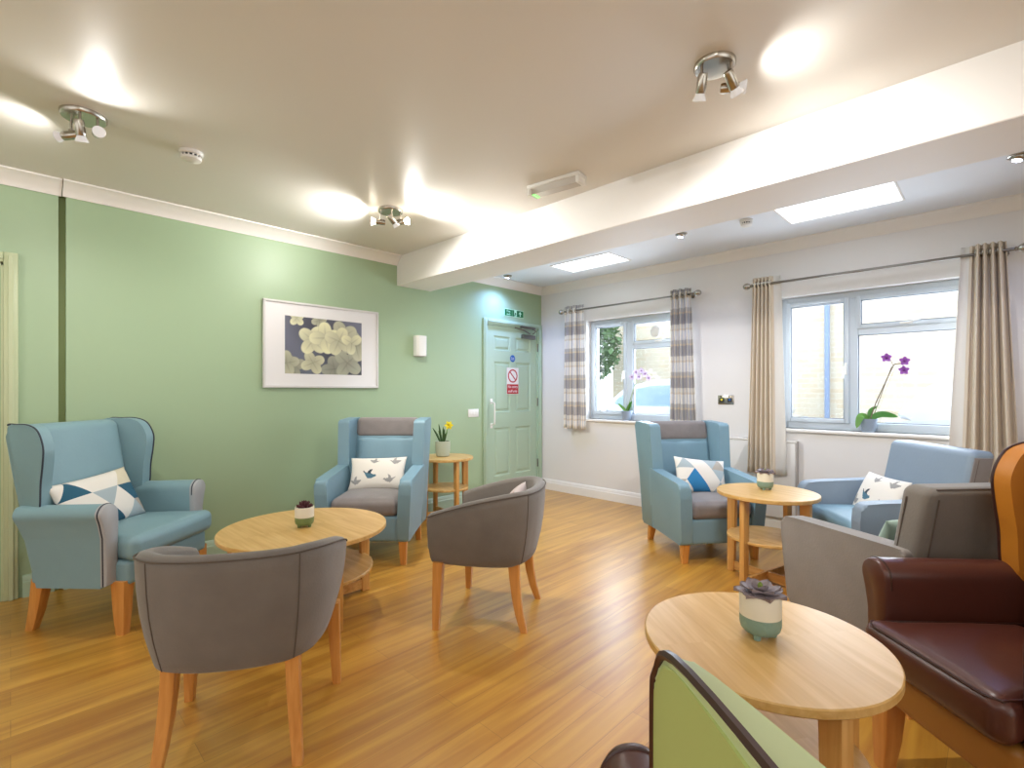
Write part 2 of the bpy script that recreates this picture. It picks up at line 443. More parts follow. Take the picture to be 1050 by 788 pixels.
# ------------------------------------------------------------------ room shell
GX, WY, H = -4.135, 4.72, 2.52           # green wall, window wall, ceiling
RX, BY = 2.7, -3.1                       # right and rear walls (behind the camera)
bm = B(); box(bm, GX-.2, RX+.12, BY-.12, WY+.28, -.1, 0); struct('floor', bm, M['floor'], smooth=0)
# ceiling: main part, then the part beyond the beam
bm = B(); box(bm, GX-.1, RX+.1, BY-.1, 3.0, H, H+.12); struct('ceiling', bm, M['ceiling'], smooth=0)
SKY = [(-3.305, -2.585, 3.905, 4.295), (-1.15, -.453, 3.80, 4.232)]
bm = B()
ys = [3.0, 3.80, 3.905, 4.232, 4.295, WY+.1]; xs = [GX-.1, -3.305, -2.585, -1.15, -.453, RX+.1]
for i in range(5):
    for j in range(5):
        cx, cy = (xs[i]+xs[i+1])/2, (ys[j]+ys[j+1])/2
        if any(a < cx < b and c < cy < d for a, b, c, d in SKY): continue
        box(bm, xs[i], xs[i+1], ys[j], ys[j+1], H, H+.12)
struct('ceiling_annex', bm, M['ceiling_annex'], smooth=0)
for n_, (a, b, c, d) in enumerate(SKY):
    t = thing('skylight', ['smaller bright rectangular ceiling skylight nearer the green wall', 'larger bright rectangular ceiling skylight before the right-hand window'][n_], 'skylight', ((a+b)/2, (c+d)/2, H-.001))
    hx, hy = (b-a)/2, (d-c)/2
    bm = B(); box(bm, -hx+.002, hx-.002, -hy+.002, hy-.002, .008, .02); link('diffuser', bm, M['sky_panel'], t, smooth=0)
    bm = B()
    for q in ((-hx, hx, -hy, -hy+.012), (-hx, hx, hy-.012, hy), (-hx, -hx+.012, -hy+.012, hy-.012), (hx-.012, hx, -hy+.012, hy-.012)):
        box(bm, *q, -.004, .007)
    link('skylight_rim', bm, M['trim'], t, smooth=0)
bm = B(); box(bm, GX-.02, RX+.05, 2.614, 3.01, 2.243, H+.02, .004, 1); o = struct('beam', bm, M['beam'], smooth=30)
o.name = 'trim_1'
# green wall with a shallow groove at the left, and the two door openings closed by doors
DY0, DY1, DZ = 3.735, 4.70, 2.02
bm = B()
box(bm, GX-.12, GX, .242, DY0, 0, H+.02)
box(bm, GX-.12, GX, DY0, DY1, DZ, H+.02)
box(bm, GX-.12, GX, DY1, WY+.1, 0, H+.02)
box(bm, GX-.14, GX-.012, -0.07, .208, 0, H+.02)
box(bm, GX-.14, GX-.012, BY, -1.07, 0, H+.02)
box(bm, GX-.14, GX-.012, -1.07, -.07, 2.0, H+.02)
struct('wall_left', bm, M['green'], smooth=0)
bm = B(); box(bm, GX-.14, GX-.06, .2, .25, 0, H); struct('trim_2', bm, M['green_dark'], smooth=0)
# window wall with two openings
W1 = (-3.435, -2.17, .905, 2.045); W2 = (-1.372, -.03, .905, 2.04)
bm = B()
for a, b in ((GX-.1, W1[0]), (W1[1], W2[0]), (W2[1], RX+.1)): box(bm, a, b, WY, WY+.26, 0, H+.02)
for q in (W1, W2):
    box(bm, q[0], q[1], WY, WY+.26, 0, q[2]); box(bm, q[0], q[1], WY, WY+.26, q[3], H+.02)
struct('wall_back', bm, M['white'], smooth=0)
bm = B(); box(bm, RX, RX+.1, BY, WY, 0, H+.02); struct('wall_right', bm, M['white'], smooth=0)
bm = B(); box(bm, GX, RX, BY-.1, BY, 0, H+.02); struct('wall_front', bm, M['white'], smooth=0)
# coving
def coving(name, m, path_dir, fixed, a0, a1, s):
    prof = [(0, -.075)] + [(.085-.085*math.cos(t*PI/2/8)*1.0, -.075+.075*math.sin(t*PI/2/8)) for t in range(1, 8)] + [(.085, 0), (0, 0)]
    prof = [(0, -.085), (.008, -.085), (.012, -.072), (.03, -.05), (.055, -.03), (.078, -.014), (.09, -.01), (.09, 0), (0, 0)]
    bm = B(); prism(bm, [(fixed+s*p[0], H+p[1]) for p in prof], a0, a1, path_dir)
    struct(name, bm, m, smooth=60)
coving('trim_3', M['trim'], 'y', GX, .226, 2.612, 1)
coving('trim_4', M['trim'], 'y', GX-.010, BY, .222, 1)
coving('trim_5', M['trim'], 'y', GX, 3.012, WY, 1)
coving('trim_6', M['trim'], 'x', WY, GX, RX, -1)
# skirting boards
def skirting(name, m, axis, fixed, a0, a1, s):
    prof = [(0, 0), (.020, 0), (.020, .088), (.015, .096), (.015, .104), (.011, .118), (.006, .128), (0, .13)]
    bm = B(); prism(bm, [(fixed+s*p[0], p[1]) for p in prof], a0, a1, axis); struct(name, bm, m, smooth=30)
skirting('baseboard_left', M['doorgreen'], 'y', GX, .23, DY0-.06+.0, 1)
skirting('baseboard_left_2', M['doorgreen'], 'y', GX-.012, .05, .19, 1)
skirting('baseboard_back', M['trim'], 'x', WY, GX+.0, RX, -1)

# ------------------------------------------------------------------ door on the green wall
def architrave(bm, y0, y1, z1, w_, x, d=.022):
    prof = [(0, 0), (0, 1)]
    for a, b in ((y0-w_, y0), (y1, y1+w_)):
        box(bm, x, x+d, a, b, 0, z1+w_, .006, 2)
        box(bm, x+d-.002, x+d+.008, a+w_*.30, b-w_*.30, 0, z1+w_*.7, .003, 1)
    box(bm, x, x+d, y0, y1, z1, z1+w_, .006, 2)
    box(bm, x+d-.002, x+d+.008, y0, y1, z1+w_*.3, z1+w_*.7, .003, 1)
LY0, LY1 = 3.800, 4.640
d = thing('door_1', '', '', (GX, 0, 0)); del d['label']; del d['category']; d['kind'] = 'structure'
bm = B(); architrave(bm, LY0-.02, LY1+.02, 2.0, .055, 0); link('architrave', bm, M['doorgreen'], d)
bm = B(); box(bm, -.1, .004, LY0-.03, LY0-.003, 0, 2.01); box(bm, -.1, .004, LY1+.003, LY1+.03, 0, 2.01); box(bm, -.1, .004, LY0-.03, LY1+.03, 1.988, 2.015)
link('door_lining', bm, M['doorgreen'], d, smooth=0)
# leaf with six moulded panels cut as stepped recesses
def leaf_panel(bm, x, y0, y1, z0, z1):
    st = .012
    R = [[(x, y0, z0), (x, y1, z0), (x, y1, z1), (x, y0, z1)]]
    for k, dx in ((1, -.010), (2.2, -.010), (3.6, -.002)):
        s = st*k; R.append([(x+dx, y0+s, z0+s), (x+dx, y1-s, z0+s), (x+dx, y1-s, z1-s), (x+dx, y0+s, z1-s)])
    loft(bm, R[::-1], cap=False); vs = [bm.verts.new(p) for p in R[-1]]; bm.faces.new(vs)
bm = B(); fx = -.012; yc = (LY0+LY1)/2
cols = [(LY0+.11, yc-.045), (yc+.045, LY1-.11)]; rows = [(.24, .80), (.98, 1.57), (1.70, 1.87)]
yy = [LY0, cols[0][0], cols[0][1], cols[1][0], cols[1][1], LY1]; zz = [.006] + [v for r_ in rows for v in r_] + [1.984]
for i in range(5):
    for j in range(7):
        if i in (1, 3) and j in (1, 3, 5): leaf_panel(bm, fx, yy[i], yy[i+1], zz[j], zz[j+1]); continue
        vs = [bm.verts.new((fx, yy[a], zz[b])) for a, b in ((i, j), (i+1, j), (i+1, j+1), (i, j+1))]; bm.faces.new(vs)
bmesh.ops.remove_doubles(bm, verts=bm.verts[:], dist=.0004)
box(bm, fx-.034, fx-.012, LY0, LY1, .006, 1.984)
leaf = link('door_leaf', bm, M['doorgreen'], d, smooth=0)
bm = B()
hy = 3.868
tube(bm, spline([(fx+.003, hy, .84), (fx+.045, hy, .85), (fx+.055, hy, .88), (fx+.055, hy, 1.06), (fx+.045, hy, 1.09), (fx+.003, hy, 1.10)], 5), .009, 10)
box(bm, fx, fx+.004, hy-.02, hy+.02, .80, .86, .002, 1); box(bm, fx, fx+.004, hy-.02, hy+.02, 1.08, 1.14, .002, 1)
link('door_handle', bm, M['plastic'], leaf)
bm = B(); box(bm, fx, fx+.045, 4.36, 4.58, 1.865, 1.915, .006, 2)
tube(bm, [(fx+.05, 4.47, 1.925), (fx+.10, 4.30, 1.955), (fx+.03, 4.22, 1.985)], .007, 6)
box(bm, 0.03, .055, 4.30, 4.56, 1.985, 2.01, .003, 1)
tube(bm, [(fx+.05, 4.52, 1.925), (fx+.085, 4.54, 1.96), (.04, 4.50, 1.995)], .008, 6)
link('door_closer', bm, M['nickel_dark'], d)
for z in (.28, 1.04, 1.72):
    bm = B(); tube(bm, [(.004, LY1+.006, z), (.004, LY1+.006, z+.10)], .008, 8); link('hinge', bm, M['nickel_dark'], d)
# signs on and above the door
def disc(bm, r, t, n=28, r0=0, c=(0, 0)):
    """disc (or ring) in the YZ plane facing +X"""
    o_ = [(c[0]+r*math.cos(2*PI*k/n), c[1]+r*math.sin(2*PI*k/n)) for k in range(n)]
    if r0 == 0: prism(bm, o_, 0, t, 'x')
    else:
        i_ = [(c[0]+r0*math.cos(2*PI*k/n), c[1]+r0*math.sin(2*PI*k/n)) for k in range(n)]
        loft(bm, [[(0, p[0], p[1]) for p in o_], [(t, p[0], p[1]) for p in o_], [(t, p[0], p[1]) for p in i_], [(0, p[0], p[1]) for p in i_]], closed=True)
TXT = (PI/2, 0, PI/2)
s = thing('blue_disc_sign', 'small round blue sign high on the pale green door', 'sign', (GX+fx+.0005, 4.215, 1.615))
bm = B(); disc(bm, .042, .002); link('disc', bm, M['sign_blue'], s)
text_obj('sign_text', 'Fire door', .0145, M['sign_white'], s, (.003, 0, .010), TXT)
text_obj('sign_text', 'keep shut', .0145, M['sign_white'], s, (.003, 0, -.010), TXT)
s = thing('no_entry_sign', 'white and red no entry sign stuck on the pale green door', 'sign', (GX+fx+.0005, 4.215, 1.19))
bm = B(); box(bm, 0, .002, -.10, .10, .0, .315); link('sign_plate', bm, M['sign_white'], s, smooth=0)
bm = B(); box(bm, .0021, .003, -.096, .096, .004, .118); link('red_panel', bm, M['sign_red'], s, smooth=0)
bm = B(); disc(bm, .080, .0012, 36, .064)
xform(bm, Matrix.Translation((.0021, 0, .217)))
b2 = [(-.007, -.066), (.007, -.066), (.007, .066), (-.007, .066)]
ang = math.radians(45); b2 = [(p[0]*math.cos(ang)-p[1]*math.sin(ang), p[0]*math.sin(ang)+p[1]*math.cos(ang)+.217) for p in b2]
prism(bm, b2, .0021, .0033, 'x'); link('prohibition_ring', bm, M['sign_red'], s, smooth=0)
text_obj('sign_text', 'No entry', .044, M['sign_white'], s, (.0036, 0, .088), TXT)
text_obj('sign_text', 'staff only', .042, M['sign_white'], s, (.0036, 0, .036), TXT)
s = thing('fire_exit_sign', 'green fire exit sign with arrow above the pale green door', 'sign', (GX+.0005, 4.225, 2.155))
bm = B(); box(bm, 0, .004, -.165, .165, -.045, .045, .001, 1); link('sign_plate', bm, M['sign_pale'], s, smooth=0)
bm = B(); box(bm, .0041, .005, -.158, -.035, -.038, .038); box(bm, .0041, .005, .045, .158, -.038, .038)
box(bm, .0041, .005, -.032, .0, -.038, .038); link('green_panel', bm, M['sign_green'], s, smooth=0)
text_obj('sign_text', 'Fire', .04, M['sign_pale'], s, (.0055, -.096, .016), TXT)
text_obj('sign_text', 'exit', .04, M['sign_pale'], s, (.0055, -.096, -.018), TXT)
bm = B(); prism(bm, [(.102-.008, -.03), (.102+.008, -.03), (.102+.008, .0), (.102+.026, .0), (.102, .032), (.102-.026, .0), (.102-.008, .0)], .0052, .006, 'x'); link('arrow', bm, M['sign_pale'], s, smooth=0)
bm = B()   # running figure in the doorway
for a in ([(.012, .012), (.028, .006), (.024, -.012), (.012, -.008)], [(.012, -.008), (.02, -.010), (.034, -.034), (.026, -.036)], [(.012, -.008), (.018, -.016), (.004, -.034), (-.002, -.03)], [(.022, .008), (.040, -.004), (.038, -.008), (.022, .002)]):
    prism(bm, a, .0052, .006, 'x')
disc(bm, .007, .0008, 12, c=(.020, .022)); link('running_figure', bm, M['sign_green'], s, smooth=0)

# door at the far left of the green wall
d = thing('door_2', '', '', (GX-.012, 0, 0)); del d['label']; del d['category']; d['kind'] = 'structure'
bm = B(); architrave(bm, -.96, -.03, 1.98, .062, 0); link('architrave', bm, M['cream_jamb'], d)
bm = B(); box(bm, -.1, .004, -.04, -.012-.0, 0, 1.98); box(bm, -.1, .004, -.98, -.95, 0, 1.98); box(bm, -.1, .004, -.98, -.012, 1.965, 1.985); link('door_lining', bm, M['cream_jamb'], d, smooth=0)
bm = B(); box(bm, -.085, -.045, -.948, -.042, .006, 1.962, .003, 1); leaf = link('door_leaf', bm, M['doorgreen'], d)
bm = B(); tube(bm, [(-.045, -.90, 1.0), (.0, -.90, 1.0), (.0, -.79, 1.0)], .009, 8); link('door_handle', bm, M['chrome'], leaf)

# ------------------------------------------------------------------ windows
def window(n_, q, mull, trans, right_end):
    """q opening; mull (x0,x1); trans (z0,z1) of the transom in the right-hand part"""
    x0, x1, z0, z1 = q; Y0, Y1 = WY+.09, WY+.15
    r = bpy.data.objects.new('window_%d' % n_, None); COL.objects.link(r); r['kind'] = 'structure'
    bm = B(); fw = .045; fb = .068; ft = .058
    box(bm, x0, x0+fw, Y0, Y1, z0, z1, .004, 1); box(bm, x1-fw, x1, Y0, Y1, z0, z1, .004, 1)
    box(bm, x0+fw, x1-fw, Y0, Y1, z0, z0+fb, .004, 1); box(bm, x0+fw, x1-fw, Y0, Y1, z1-ft, z1, .004, 1)
    box(bm, mull[0], mull[1], Y0, Y1, z0+fb, z1-ft, .004, 1)
    box(bm, mull[1], x1-fw, Y0, Y1, trans[0], trans[1], .004, 1)
    link('window_frame', bm, M['upvc'], r)
    def sash(a, b, c, e, sw=.036):
        bm = B(); y0, y1 = Y0-.014, Y0+.03
        box(bm, a, a+sw, y0, y1, c, e, .005, 2); box(bm, b-sw, b, y0, y1, c, e, .005, 2)
        box(bm, a+sw, b-sw, y0, y1, c, c+sw, .005, 2); box(bm, a+sw, b-sw, y0, y1, e-sw, e, .005, 2)
        s_ = link('sash', bm, M['upvc'], r)
        bm = B(); g = .005
        for k in ((a+sw, a+sw+g, c+sw, e-sw), (b-sw-g, b-sw, c+sw, e-sw), (a+sw, b-sw, c+sw, c+sw+g), (a+sw, b-sw, e-sw-g, e-sw)):
            box(bm, k[0], k[1], y0+.008, y1-.01, k[2], k[3])
        link('gasket', bm, M['gasket'], s_, smooth=0)
        bm = B(); box(bm, a+sw-.003, b-sw+.003, y0+.018, y0+.022, c+sw-.003, e-sw+.003); link('glass_pane', bm, M['glass'], s_, smooth=0)
        return s_
    ca, cb = x0+fw-.012, mull[0]+.012
    s_ = sash(ca, cb, z0+fb-.012, z1-ft+.012)
    bm = B(); box(bm, cb-.032, cb-.014, Y0-.024, Y0-.013, 1.36, 1.46, .003, 1)
    tube(bm, [(cb-.023, Y0-.024, 1.44), (cb-.023, Y0-.045, 1.44), (cb-.026, Y0-.05, 1.42), (cb-.034, Y0-.05, 1.33)], .007, 8)
    link('window_handle', bm, M['plastic'], s_)
    bm = B(); box(bm, ca+.06, cb-.06, Y0-.03, Y0-.013, z1-.070, z1-.050, .004, 2); link('trickle_vent', bm, M['upvc'], s_)
    s2 = sash(mull[1]-.012, x1-fw+.012, trans[1]-.012, z1-ft+.012, .034)
    xm = mull[1] + .48*(right_end-mull[1])
    bm = B(); box(bm, xm-.05, xm+.03, Y0-.024, Y0-.013, trans[1]+.002, trans[1]+.018, .003, 1)
    tube(bm, [(xm, Y0-.024, trans[1]+.01), (xm, Y0-.045, trans[1]+.008), (xm+.09, Y0-.048, trans[1]+.03)], .006, 8); link('window_handle', bm, M['plastic'], s2)
    # fixed lower light
    bm = B(); g = .006; a, b, c, e = mull[1], x1-fw, z0+fb, trans[0]
    for k in ((a, a+g, c, e), (b-g, b, c, e), (a, b, c, c+g), (a, b, e-g, e)): box(bm, k[0], k[1], Y0+.012, Y0+.026, k[2], k[3])
    gk = link('gasket', bm, M['gasket'], r, smooth=0)
    bm = B(); box(bm, a, b, Y0+.017, Y0+.021, c, e); link('glass_pane', bm, M['glass'], gk, smooth=0)
    bm = B(); box(bm, x0-.02, x1+.02, WY-.03, Y0+.002, z0-.028, z0, .008, 3); link('window_sill', bm, M['trim'], r)
    return r, (mull[1], x1-fw, trans[1], z1-fw, Y0)
window(1, W2, (-.885, -.815), (1.681, 1.742), -.15)
wn, (a, b, c, e, Y0) = window(2, W1, (-2.962, -2.875), (1.695, 1.75), -2.2)
bm = B(); lathe(bm, [(.055, 0), (.055, -.012), (.045, -.02), (.02, -.022)], 24, (-2.60, Y0+.0, 1.86), 'y')
lathe(bm, [(.062, .002), (.062, -.006), (.05, -.008)], 24, (-2.60, Y0+.0, 1.86), 'y'); link('round_vent', bm, M['plastic'], wn)

# ------------------------------------------------------------------ outdoors
bm = B(); box(bm, -14, 14, WY+.3, 26, -.12, -.02); struct('ground', bm, M['asphalt'], smooth=0)
bld = thing('brick_building', 'pale brick building seen through the windows', 'building', (.6, 11.2, -.02))
bm = B(); box(bm, -7.9, 9, 0, .4, 0, 5.5); link('brick_wall', bm, M['brick'], bld, smooth=0)
bm = B(); tube(bm, [(-2.98, -.09, 0), (-2.98, -.09, 5.4)], .045, 10); link('downpipe', bm, M['pipe_blue'], bld)
bm = B(); box(bm, -8.1, 9.2, -.25, .6, 5.5, 5.62); link('roof_edge', bm, M['upvc'], bld, smooth=0)
def car(label, loc, rz, paint, L=4.2):
    t = thing('car', label, 'car', loc, rz, None)
    body = [(-.5, .30), (-.5, .62), (-.47, .78), (-.40, .86), (-.24, .92), (.25, .94), (.42, .88), (.485, .70), (.5, .5), (.49, .30)]
    bm = B(); prism(bm, rp([(x*L, z) for x, z in body], .08, 3), -.86, .86, 'y', .09, 3); link('body', bm, paint, t)
    cab = [(-.26, .90), (-.14, 1.30), (-.02, 1.42), (.18, 1.44), (.33, 1.32), (.42, .90)]
    bm = B(); prism(bm, rp([(x*L, z) for x, z in cab], .1, 3), -.72, .72, 'y', .06, 3)
    deform(bm, lambda v: (v.x, v.y*(1-.18*max(0, v.z-.9)/.5), v.z)); link('cabin', bm, paint, t)
    gl = [(-.205, 1.02), (-.125, 1.25), (-.02, 1.33), (.15, 1.34), (.25, 1.26), (.30, 1.02)]
    bm = B(); prism(bm, rp([(x*L, z) for x, z in gl], .06, 3), -.725, .725, 'y', .01, 1)
    deform(bm, lambda v: (v.x, v.y*(1-.18*max(0, v.z-.9)/.5), v.z)); link('side_window', bm, M['car_glass'], t)
    for sx in (-.30, .30):
        for sy in (-1, 1):
            bm = B(); lathe(bm, [(.18, -.09), (.31, -.09), (.33, -.05), (.33, .05), (.31, .09), (.18, .09)], 24, (sx*L, sy*.78, .33), 'y'); link('wheel', bm, M['tyre'], t)
    return t
car('white car parked outside the right-hand window, beside the curtain', (.80, 8.15, -.02), PI, M['car_white'])
car('silver car parked outside behind the left pane of the left-hand window', (-7.9, 8.0, -.02), 0, M['car_grey'])
car('white car parked outside behind the potted white orchid', (-3.7, 7.5, -.02), 0, M['car_white'], 3.9)
def tree(loc, h, r, label, seed):
    t = thing('tree', label, 'tree', loc); rnd = random.Random(seed)
    bm = B(); tube(bm, [(0, 0, 0), (.05, 0, h*.5), (0, .05, h*.85)], [.16, .11, .05], 8)
    for k in range(7):
        a = k*2.4; z = h*(.35+.07*k); tube(bm, [(.03, 0, z), (r*.6*math.cos(a), r*.6*math.sin(a), z+h*.15)], [.05, .02], 6)
    link('trunk', bm, M['bark'], t)
    bm = B()
    for k in range(2600):
        a = rnd.uniform(0, 2*PI); u = rnd.uniform(-1, 1); q = rnd.uniform(.4, 1)**.5*r; s_ = math.sqrt(1-u*u)
        c = Vector((q*s_*math.cos(a), q*s_*math.sin(a), h*.68+q*u*1.1))
        rot = Matrix.Rotation(rnd.uniform(0, 6.28), 3, Vector((rnd.uniform(-1, 1), rnd.uniform(-1, 1), rnd.uniform(-1, 1)+.01)).normalized())
        z = rnd.uniform(.05, .12)
        bm.faces.new([bm.verts.new(c + rot @ Vector(p)) for p in ((-z, 0, 0), (0, -z*.6, .01), (z, 0, 0), (0, z*.6, .01))])
    link('leaves', bm, M['foliage'], t)
tree((-7.35, 9.85, -.02), 3.6, 1.0, 'leafy tree outside, behind the silver car at the left-hand window', 3)

# ------------------------------------------------------------------ curtains and poles
def pole(x0, x1, z, label, brackets):
    t = thing('curtain_pole', label, 'curtain pole', ((x0+x1)/2, WY-.105, z)); hl = (x1-x0)/2
    bm = B(); tube(bm, [(-hl, 0, 0), (hl, 0, 0)], .010, 14); link('rod', bm, M['nickel_dark'], t)
    for s_ in (-1, 1):
        prof = [(.0095, 0), (.016, .006), (.012, .014), (.022, .024), (.030, .042), (.026, .062), (.014, .076), (.002, .080)]
        bm = B(); lathe(bm, prof, 20, (0, 0, 0), 'x'); xform(bm, Matrix.Scale(s_, 4, (1, 0, 0))); xform(bm, Matrix.Translation((s_*hl, 0, 0))); link('finial', bm, M['chrome'], t)
    for bx in brackets:
        bm = B(); tube(bm, [(bx, .103, -.005), (bx, .02, -.012), (bx, 0, -.006)], .006, 8); lathe(bm, [(.022, .104), (.022, .095), (.010, .091)], 16, (bx, 0, -.005), 'y')
        link('bracket', bm, M['nickel_dark'], t)
    return t
pole(-3.68, -2.10, 2.168, 'metal curtain pole above the left-hand window', (-.74, .74))
pole(-1.56, .07, 2.160, 'metal curtain pole above the right-hand window', (-.77, .77))
def curtain(label, xs_top, xs_bot, ztop, zbot, folds, m, panel=None, group=None, amp=.034, rod_z=2.165):
    """folds: number over the gathered part; panel: (side, fraction) flat lined part, coloured as lit by the window"""
    t = thing('curtain', label, 'curtain', ((xs_top[0]+xs_top[1])/2, WY-.105, 0), 0, group); cx = (xs_top[0]+xs_top[1])/2
    N, K = 140, 26; pts = []
    ph = 0; rows_ = []
    fr = panel[1] if panel else 0
    for i in range(N+1):
        u = i/N
        if panel:
            if panel[0] > 0: g = min(u/(1-fr), 1); fl = max(0, (u-(1-fr))/fr)
            else: g = max(0, (u-fr)/(1-fr)); fl = max(0, (fr-u)/fr)
        else: g, fl = u, 0
        y = math.sin(g*folds*2*PI)*amp*(1+.18*math.sin(i*.7)) if fl == 0 else math.sin(fl*PI*.9)*amp*.7
        rows_.append((u, y))
    bm = B(); uvl = bm.loops.layers.uv.new('UVMap'); V = []
    for j in range(K+1):
        v = j/K; row = []
        for i, (u, y) in enumerate(rows_):
            x = (xs_top[0]*(1-v)+xs_bot[0]*v)*(1-u) + (xs_top[1]*(1-v)+xs_bot[1]*v)*u
            yy_ = y*(1+.25*v) + .006*math.sin(v*5+u*17)*v
            row.append(bm.verts.new((x-cx, yy_, ztop*(1-v)+zbot*v + .004*math.sin(u*20)*v)))
        V.append(row)
    for j in range(K):
        for i in range(N):
            f = bm.faces.new((V[j][i], V[j+1][i], V[j+1][i+1], V[j][i+1]))
            u_ = (i+.5)/N
            if panel and m is M['curtain'] and ((panel[0] > 0 and u_ > 1-fr*.8) or (panel[0] < 0 and u_ < fr*.8)): f.material_index = 1
            for l, (jj, ii) in zip(f.loops, ((j, i), (j+1, i), (j+1, i+1), (j, i+1))): l[uvl].uv = (ii/N, 1-jj/K)
    c = link('drape', bm, [m, M['curtain_lit_lining']], t, smooth=0)
    for p in c.data.polygons: p.use_smooth = True
    so = c.modifiers.new('thick', 'SOLIDIFY'); so.thickness = .004; so.offset = 0; so.material_offset = 0
    xr = []
    for i in range(N):
        if rows_[i][1]*rows_[i+1][1] < 0:
            u = rows_[i][0]; zf = (ztop-rod_z)/(ztop-zbot)
            xr.append(xs_top[0]*(1-u)+xs_top[1]*u-cx)
    for x in xr[:12]:
        bm = B(); tube(bm, [(x+.0, .024*math.cos(2*PI*k/16), rod_z+.024*math.sin(2*PI*k/16)) for k in range(16)], .005, 6, True)
        link('eyelet', bm, M['chrome'], t)
    return t
curtain('plaid grey and cream curtain at the left edge of the left-hand window', (-3.675, -3.40), (-3.685, -3.37), 2.225, .79, 2.5, M['plaid'], (1, .22), None, .026)
curtain('plaid grey and cream curtain at the right edge of the left-hand window', (-2.335, -2.125), (-2.335, -2.075), 2.228, .79, 3.5, M['plaid'], None, None, .026)
curtain('plain beige curtain at the left edge of the right-hand window', (-1.555, -1.33), (-1.60, -1.285), 2.222, .505, 5, M['curtain'], (1, .34), None, .026)
curtain('plain beige curtain at the right edge of the right-hand window', (-.19, .03), (-.27, .10), 2.222, .505, 4.5, M['curtain'], (-1, .26), None, .032)

# ------------------------------------------------------------------ radiator, sockets, switches, wall items
t = thing('radiator', 'flat white radiator under the beige curtain below the right-hand window', 'radiator', (-1.73, WY-.015, 0))
bm = B(); box(bm, -.50, .50, -.040, -.008, .13, .785, .008, 2); link('panel', bm, M['radiator'], t)
bm = B(); box(bm, -.51, .51, -.046, .010, .785, .803, .004, 2)
for k in range(34): box(bm, -.48+.0285*k, -.468+.0285*k, -.035, -.005, .803, .806)
link('top_grille', bm, M['radiator'], t)
for s_ in (-1, 1):
    bm = B(); box(bm, s_*.505-.006, s_*.505+.006, -.044, .012, .13, .80, .003, 1); link('side_panel', bm, M['plastic_grey'] if s_ > 0 else M['radiator'], t)
    bm = B(); tube(bm, [(s_*.46, -.022, .14), (s_*.46, -.022, .002)], .008, 8); link('pipe', bm, M['trim'], t)
bm = B()
for s_ in (-.3, .3): box(bm, s_-.02, s_+.02, -.01, .014, .3, .6)
link('wall_bracket', bm, M['plastic_grey'], t, smooth=0)

t = thing('power_socket', 'brushed metal double socket on the white wall between the windows', 'socket', (-1.83, WY, 1.145))
bm = B(); box(bm, -.073, .073, -.008, 0, -.043, .043, .003, 2); link('face_plate', bm, M['chrome'], t)
for x in (-.037, .037):
    bm = B(); box(bm, x-.022, x+.022, -.010, -.007, -.022, .018, .001, 1); box(bm, x-.012, x-.004, -.012, -.009, .024, .036, .001, 1); link('outlet', bm, M['black'], t)
bm = B(); box(bm, -.047, -.027, -.0125, -.0102, -.008, .010, .001, 1); link('yellow_port', bm, M['petal_yellow'], t)
bm = B(); box(bm, .027, .047, -.0125, -.0102, -.008, .010, .001, 1); link('blue_port', bm, M['sign_blue'], t)
t = thing('light_switch', 'white double light switch plate on the green wall beside the door', 'light switch', (GX, 3.582, .985))
bm = B(); box(bm, 0, .009, -.075, .075, -.044, .044, .003, 2); link('face_plate', bm, M['plastic'], t)
for y in (-.036, .0, .036):
    bm = B(); box(bm, .0085, .0125, y-.012, y+.012, -.020, .020, .0015, 1); link('rocker', bm, M['plastic'], t)
t = thing('wall_light', 'small white box-shaped unit on the green wall between picture and door', 'wall light', (GX, 2.855, 1.575))
bm = B(); prism(bm, rp([(0, -.06), (.065, -.06), (.085, -.04), (.085, .04), (.065, .06), (0, .06)], .012, 3), .0, .20, 'z', .004, 2); link('housing', bm, M['plastic'], t)
bm = B(); prism(bm, rp([(0, -.05), (.055, -.05), (.07, -.034), (.07, .034), (.055, .05), (0, .05)], .01, 3), -.006, .0, 'z'); link('lower_trim', bm, M['plastic_grey'], t)

# ------------------------------------------------------------------ framed flower picture
t = thing('framed_picture', 'white framed picture of pale flowers on the green wall', 'picture', (GX, 1.896, 1.607))
hw, hh = .505, .352
bm = B()
for q in ((-hw, hw, hh-.018, hh), (-hw, hw, -hh, -hh+.018), (-hw, -hw+.018, -hh+.018, hh-.018), (hw-.018, hw, -hh+.018, hh-.018)): box(bm, 0.001, .03, *q, .003, 1)
link('frame', bm, M['pic_frame'], t)
bm = B(); box(bm, .002, .016, -hw+.016, hw-.016, -hh+.016, hh-.016); link('mount', bm, M['mount'], t, smooth=0)
def flower_art():
    n = bpy.data.materials.new('flower_print'); n.use_nodes = True; b = n.node_tree.nodes['Principled BSDF']
    at = n.node_tree.nodes.new('ShaderNodeVertexColor'); at.layer_name = 'print'
    n.node_tree.links.new(at.outputs['Color'], b.inputs['Base Color']); b.inputs['Roughness'].default_value = .3; b.inputs['Coat Weight'].default_value = .4
    return n
